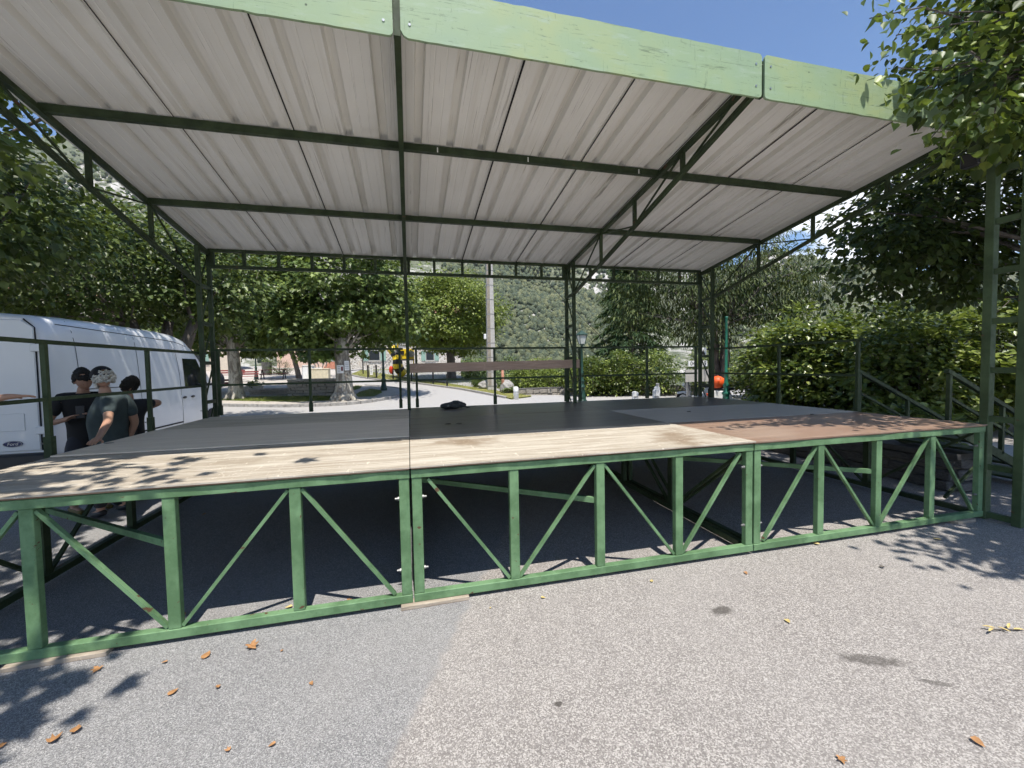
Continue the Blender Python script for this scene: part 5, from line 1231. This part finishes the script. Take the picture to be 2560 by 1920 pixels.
def scooter(label, loc, rz, orange=True):
    t = thing('scooter', label, 'scooter', loc, rz=rz)
    for x in (-.62, .62):
        w_ = MB().tube([(x, -.06, .27), (x, .06, .27)], .27, 18).build('wheel', 'rubber', t, True); MB().tube([(x, -.065, .27), (x, .065, .27)], .15, 12).build('rim', 'steel', w_)
    MB().prism([(-.85, .40), (-.45, .28), (.25, .26), (.35, .36), (-.10, .42), (-.25, .72), (-.80, .74), (-.98, .60)], 'y', -.14, .14).build('body', 'white_paint', t, bevel=.04)
    MB().prism([(.28, .30), (.45, .34), (.56, .70), (.50, 1.02), (.40, 1.00)], 'y', -.19, .19).build('front_shield', 'silver', t, bevel=.04)
    MB().prism([(.46, .95), (.54, .92), (.36, 1.42), (.31, 1.40)], 'y', -.17, .17).build('windscreen', 'silver', t, bevel=.02)
    MB().ell((-.42, 0, .78), (.42, .15, .075), 12, 7).build('seat', 'black', t, True)
    MB().tube([(.40, -.33, 1.05), (.42, 0, 1.0), (.40, .33, 1.05)], .02, 7).build('handlebar', 'black', t, True); MB().ell((.60, 0, .80), (.06, .10, .09), 10, 7).build('headlight', 'glass', t, True)
    MB().prism([(.40, .50), (.62, .56), (.88, .50), (.86, .42), (.62, .47), (.42, .40)], 'y', -.08, .08).build('mudguard', 'white_paint', t, bevel=.02)
    MB().prism([(-.98, .52), (-.78, .56), (-.80, .64), (-1.0, .62)], 'y', -.09, .09).build('tail_lamp', 'orange', t, bevel=.015)
    if orange: MB().ell((-.62, 0, 1.02), (.28, .24, .24), 14, 9, .06).build('top_box', 'orange', t, True)
scooter('white and silver scooter with orange top box behind the bright green lamp post', (ony(1818, 990, 9.5)[0]+.38, 9.5, 0), -.45)
scooter('white scooter with an orange box half hidden behind the rear corner column', (ony(1748, 990, 11.8)[0], 11.8, 0), 2.4)

# ================================================================== BUILDINGS
def window(parent, O, M3, x, z, w_, h, shut='shutter', open_=True):
    """M3(x, depth, z) maps facade coordinates to world"""
    def bx(name, x0, x1, z0, z1, d0, d1, mat, par):
        v = [M3(a, d, c) for c in (z0, z1) for a, d in ((x0, d0), (x1, d0), (x1, d1), (x0, d1))]
        return MB().add(v, [(3, 2, 1, 0), (4, 5, 6, 7), (0, 1, 5, 4), (1, 2, 6, 5), (2, 3, 7, 6), (3, 0, 4, 7)]).build(name, mat, par, org=O)
    wn_ = bx('window', x-w_/2, x+w_/2, z, z+h, -.02, .05, 'concrete', parent)
    bx('pane', x-w_/2+.08, x+w_/2-.08, z+.08, z+h-.08, -.035, -.021, plain('dark_pane', (.03, .035, .04), .1), wn_)
    bx('sill', x-w_/2-.1, x+w_/2+.1, z-.09, z-.01, -.12, .05, 'concrete', wn_)
    for s in (-1, 1):
        a0 = x+s*(w_/2+.02) if open_ else x; a1 = x+s*(w_+.0) if open_ else x+s*w_/2
        sh = bx('shutter', min(a0, a1), max(a0, a1), z, z+h, -.085, -.04, shut, wn_)
def house(label, A, Bp, z0, h, depth, wall, roofm, wins, name='house'):
    A, Bp = Vector(A), Vector(Bp); d = (Bp-A); L = d.length; d.normalize(); n = Vector((-d[1], d[0])); O = (A[0], A[1], z0)
    def M3(x, dep, z): q = A+d*x+n*dep; return (q[0], q[1], z0+z)
    t = thing(name, label, 'house', O)
    v = [M3(x, y, z) for z in (-1.5, h) for x, y in ((0, 0), (L, 0), (L, depth), (0, depth))]
    MB().add(v, [(3, 2, 1, 0), (4, 5, 6, 7), (0, 1, 5, 4), (1, 2, 6, 5), (2, 3, 7, 6), (3, 0, 4, 7)]).build('wall', wall, t, org=O)
    e = .5; rv = [M3(-e, -e, h), M3(L+e, -e, h), M3(L+e, depth+e, h), M3(-e, depth+e, h), M3(-e, depth/2, h+depth*.22), M3(L+e, depth/2, h+depth*.22)]
    rf = MB().add(rv, [(0, 1, 5, 4), (2, 3, 4, 5), (1, 2, 5), (3, 0, 4), (3, 2, 1, 0)]).build('roof', roofm, t, org=O)
    c = M3(L*.3, depth*.4, h+depth*.22+.2); MB().box(c, (.7, .6, 1.3)).build('chimney', wall, rf, org=O)
    for wi in wins: window(t, O, M3, *wi)
    return t, M3
a = ony(868, 925, 47); b = ony(1152, 915, 50); zz = T(-3, 47)
hs, M3 = house('rubble stone house with pale green shutters behind the playground', (a[0], 47), (b[0], 50), zz, 6.8, 8, 'rubble', 'terracotta', [(3.0, .95, 1.3, 1.25), (6.3, 2.9, 1.3, 1.4), (9.6, .9, 1.1, 1.2), (9.8, 3.4, 1.1, 1.3), (2.6, 3.9, 1.2, 1.4)])
a = ony(726, 918, 52); b = ony(862, 915, 52)
house('pink rendered house behind the small leaning tree', (a[0]-2, 54), (b[0], 53), T(-10, 53)-.1, 6.5, 8, 'pink_wall', 'terracotta', [(4.2, 1.0, 1.0, 1.1), (7.2, .9, 1.1, 1.3), (4.4, 3.6, 1.0, 1.3), (7.4, 3.6, 1.0, 1.3)])
def steps():
    p = gp(872, 930); t = thing('brick_steps', 'terracotta brick steps between the pink house and the stone house', 'steps', (p[0], p[1]+6, T(p[0], p[1]+6)))
    for k in range(5): MB().box((-1.0, .4*k, .10+.17*k), (5.2-.2*k, .42, .17)).build('step', 'terracotta', t, bevel=.01)
steps()
house('cream village house across the square with dark doorway', (-27, 46), (-18.5, 50), T(-22, 47), 6.2, 8, 'cream_wall', 'terracotta', [(2.2, .8, 1.1, 1.4), (5.4, .8, 1.1, 1.4), (2.2, 3.6, 1.1, 1.4), (5.4, 3.6, 1.1, 1.4)])
house('grey stone village house at the upper corner of the square', (-38, 36), (-28, 44), T(-30, 40), 6.5, 8, 'rubble', 'terracotta', [(3, .9, 1.1, 1.4), (7, .9, 1.1, 1.4), (3, 3.7, 1.1, 1.4), (7, 3.7, 1.1, 1.4)])
sheet('gravel_square', [(-26, 29.8), (-9.6, 29.2), (-6, 31), (-6.5, 44), (-14, 52), (-26, 45)], .03, 'pale_paving', kind='structure')['label'] = 'pale sunlit gravel square with benches'
sheet('pavement', [(9.4, -4), (10.8, -4), (10.8, 3.2), (9.7, 6.4), (8.6, 6.0), (9.4, 2.6)], .12, 'concrete', thick=.14, kind='structure')['label'] = 'pale concrete path beyond the side steps'

# ================================================================== FALLEN LEAVES
def litter():
    px = [(590, 440), (1010, 390), (1270, 345), (1555, 298), (1065, 573), (1338, 542), (345, 858), (470, 805), (1915, 520), (1395, 932), (1672, 900), (5, 912), (1735, 315)]
    L = [(u/2.458, 1500+v/2.458, 'dry_leaf', s) for (u, v), s in zip(px, (.075, .04, .085, .10, .065, .045, .075, .075, .04, .035, .04, .05, .025))]
    L += [(1900+u/2.676, 1300+v/2.676, m, s) for u, v, m, s in ((185, 685, 'pale_leaf', .06), (1460, 1500, 'dry_leaf', .065), (550, 1622, 'dry_leaf', .055), (375, 165, 'pale_leaf', .07), (1185, 135, 'pale_leaf', .07), (820, 320, 'bark', .06))]
    L += [(1000+u/2.765, 1450+v/2.765, m, s) for u, v, m, s in ((990, 127, 'pale_leaf', .045), (1740, 12, 'pale_leaf', .05), (625, 200, 'pale_leaf', .02))]
    L += [(1125/2.458, 1500+95/2.458, 'dry_leaf', .07), (1775/2.458, 1500+50/2.458, 'pale_leaf', .06), (875, 1502, 'dry_leaf', .05), (1865, 1435, 'dry_leaf', .05), (510, 1288, 'dry_leaf', .06)]
    for i, (u, v, m, s) in enumerate(L):
        q = onz(u, v, 0); random.seed(i+50); big = s > .06; s *= .78
        half = SHAPES['ovate' if i % 3 else 'plane']; a = random.uniform(0, 6.28); vs = []; fs = []
        k = len(half); cv = random.uniform(.4, 1.0)
        for sg in (1, -1):
            for j, (x, y) in enumerate(half): vs.append((sg*x*s*.8, (y-.5)*s, .004+cv*abs(x)**1.3*s*.75+cv*.5*(y-.5)**2*s))
        fs = [tuple(range(k)), tuple(range(2*k-1, k-1, -1))]
        o = MB().add(vs, fs).build('fallen_leaf', m); o.location = (q[0], q[1], .003); o.rotation_euler = (random.uniform(-.12, .12), random.uniform(-.12, .12), a)
        b = m == 'dry_leaf'
        tag(o, (('large lobed dry brown leaf lying on the asphalt' if i % 3 == 0 and big else 'large curled dry brown leaf lying on the asphalt') if big else 'small dry brown leaf scrap on the asphalt') if b else ('thin dark twig lying on the asphalt' if m == 'bark' else 'pale yellow dry leaf lying on the asphalt'), 'leaf' if m != 'bark' else 'twig', ('large brown fallen leaves' if big else 'small brown fallen leaves') if b else ('yellow fallen leaves' if m != 'bark' else None))
    q = onz(2490, 1578, 0); P = np.array([(0, 0, .02), (.03, .01, .02), (-.03, .0, .025), (.07, -.02, .02), (.10, -.03, .015)]); D = np.array([(-.8, .5, .25), (.3, -.9, .1), (-.9, -.2, .2), (.9, .35, .3), (1, -.2, .1)])
    me = leaf_mesh('fallen_twig', P, D, np.tile([0, 0, 1.], (5, 1)), np.array([.07, .06, .07, .07, .08]), 'lance', .3, .2); me.materials.append(M['pale_leaf'])
    t = thing('fallen_twig', 'fallen dry sprig of narrow pale leaves on the asphalt', 'twig', (q[0], q[1], 0)); me.name = 'leaves'; link('leaves', me, t)
    MB().tube([(-.02, 0, .015), (.06, -.015, .012), (.14, -.04, .008)], .004, 5).build('stalk', 'bark', t, True)
litter()

# ================================================================== AIR
def haze():
    m = bpy.data.materials.new('valley_air'); m.use_nodes = True; n = m.node_tree; n.nodes.clear()
    o = n.nodes.new('ShaderNodeOutputMaterial'); v = n.nodes.new('ShaderNodeVolumePrincipled'); v.inputs['Color'].default_value = (.80, .88, 1, 1); v.inputs['Density'].default_value = .00009; v.inputs['Anisotropy'].default_value = .3
    n.links.new(v.outputs[0], o.inputs['Volume'])
    h = MB().box((0, 0, 345), (3100, 3100, 730)).build('haze', m); tag(h, 'thin blue haze of the mountain air', kind='stuff')
haze()
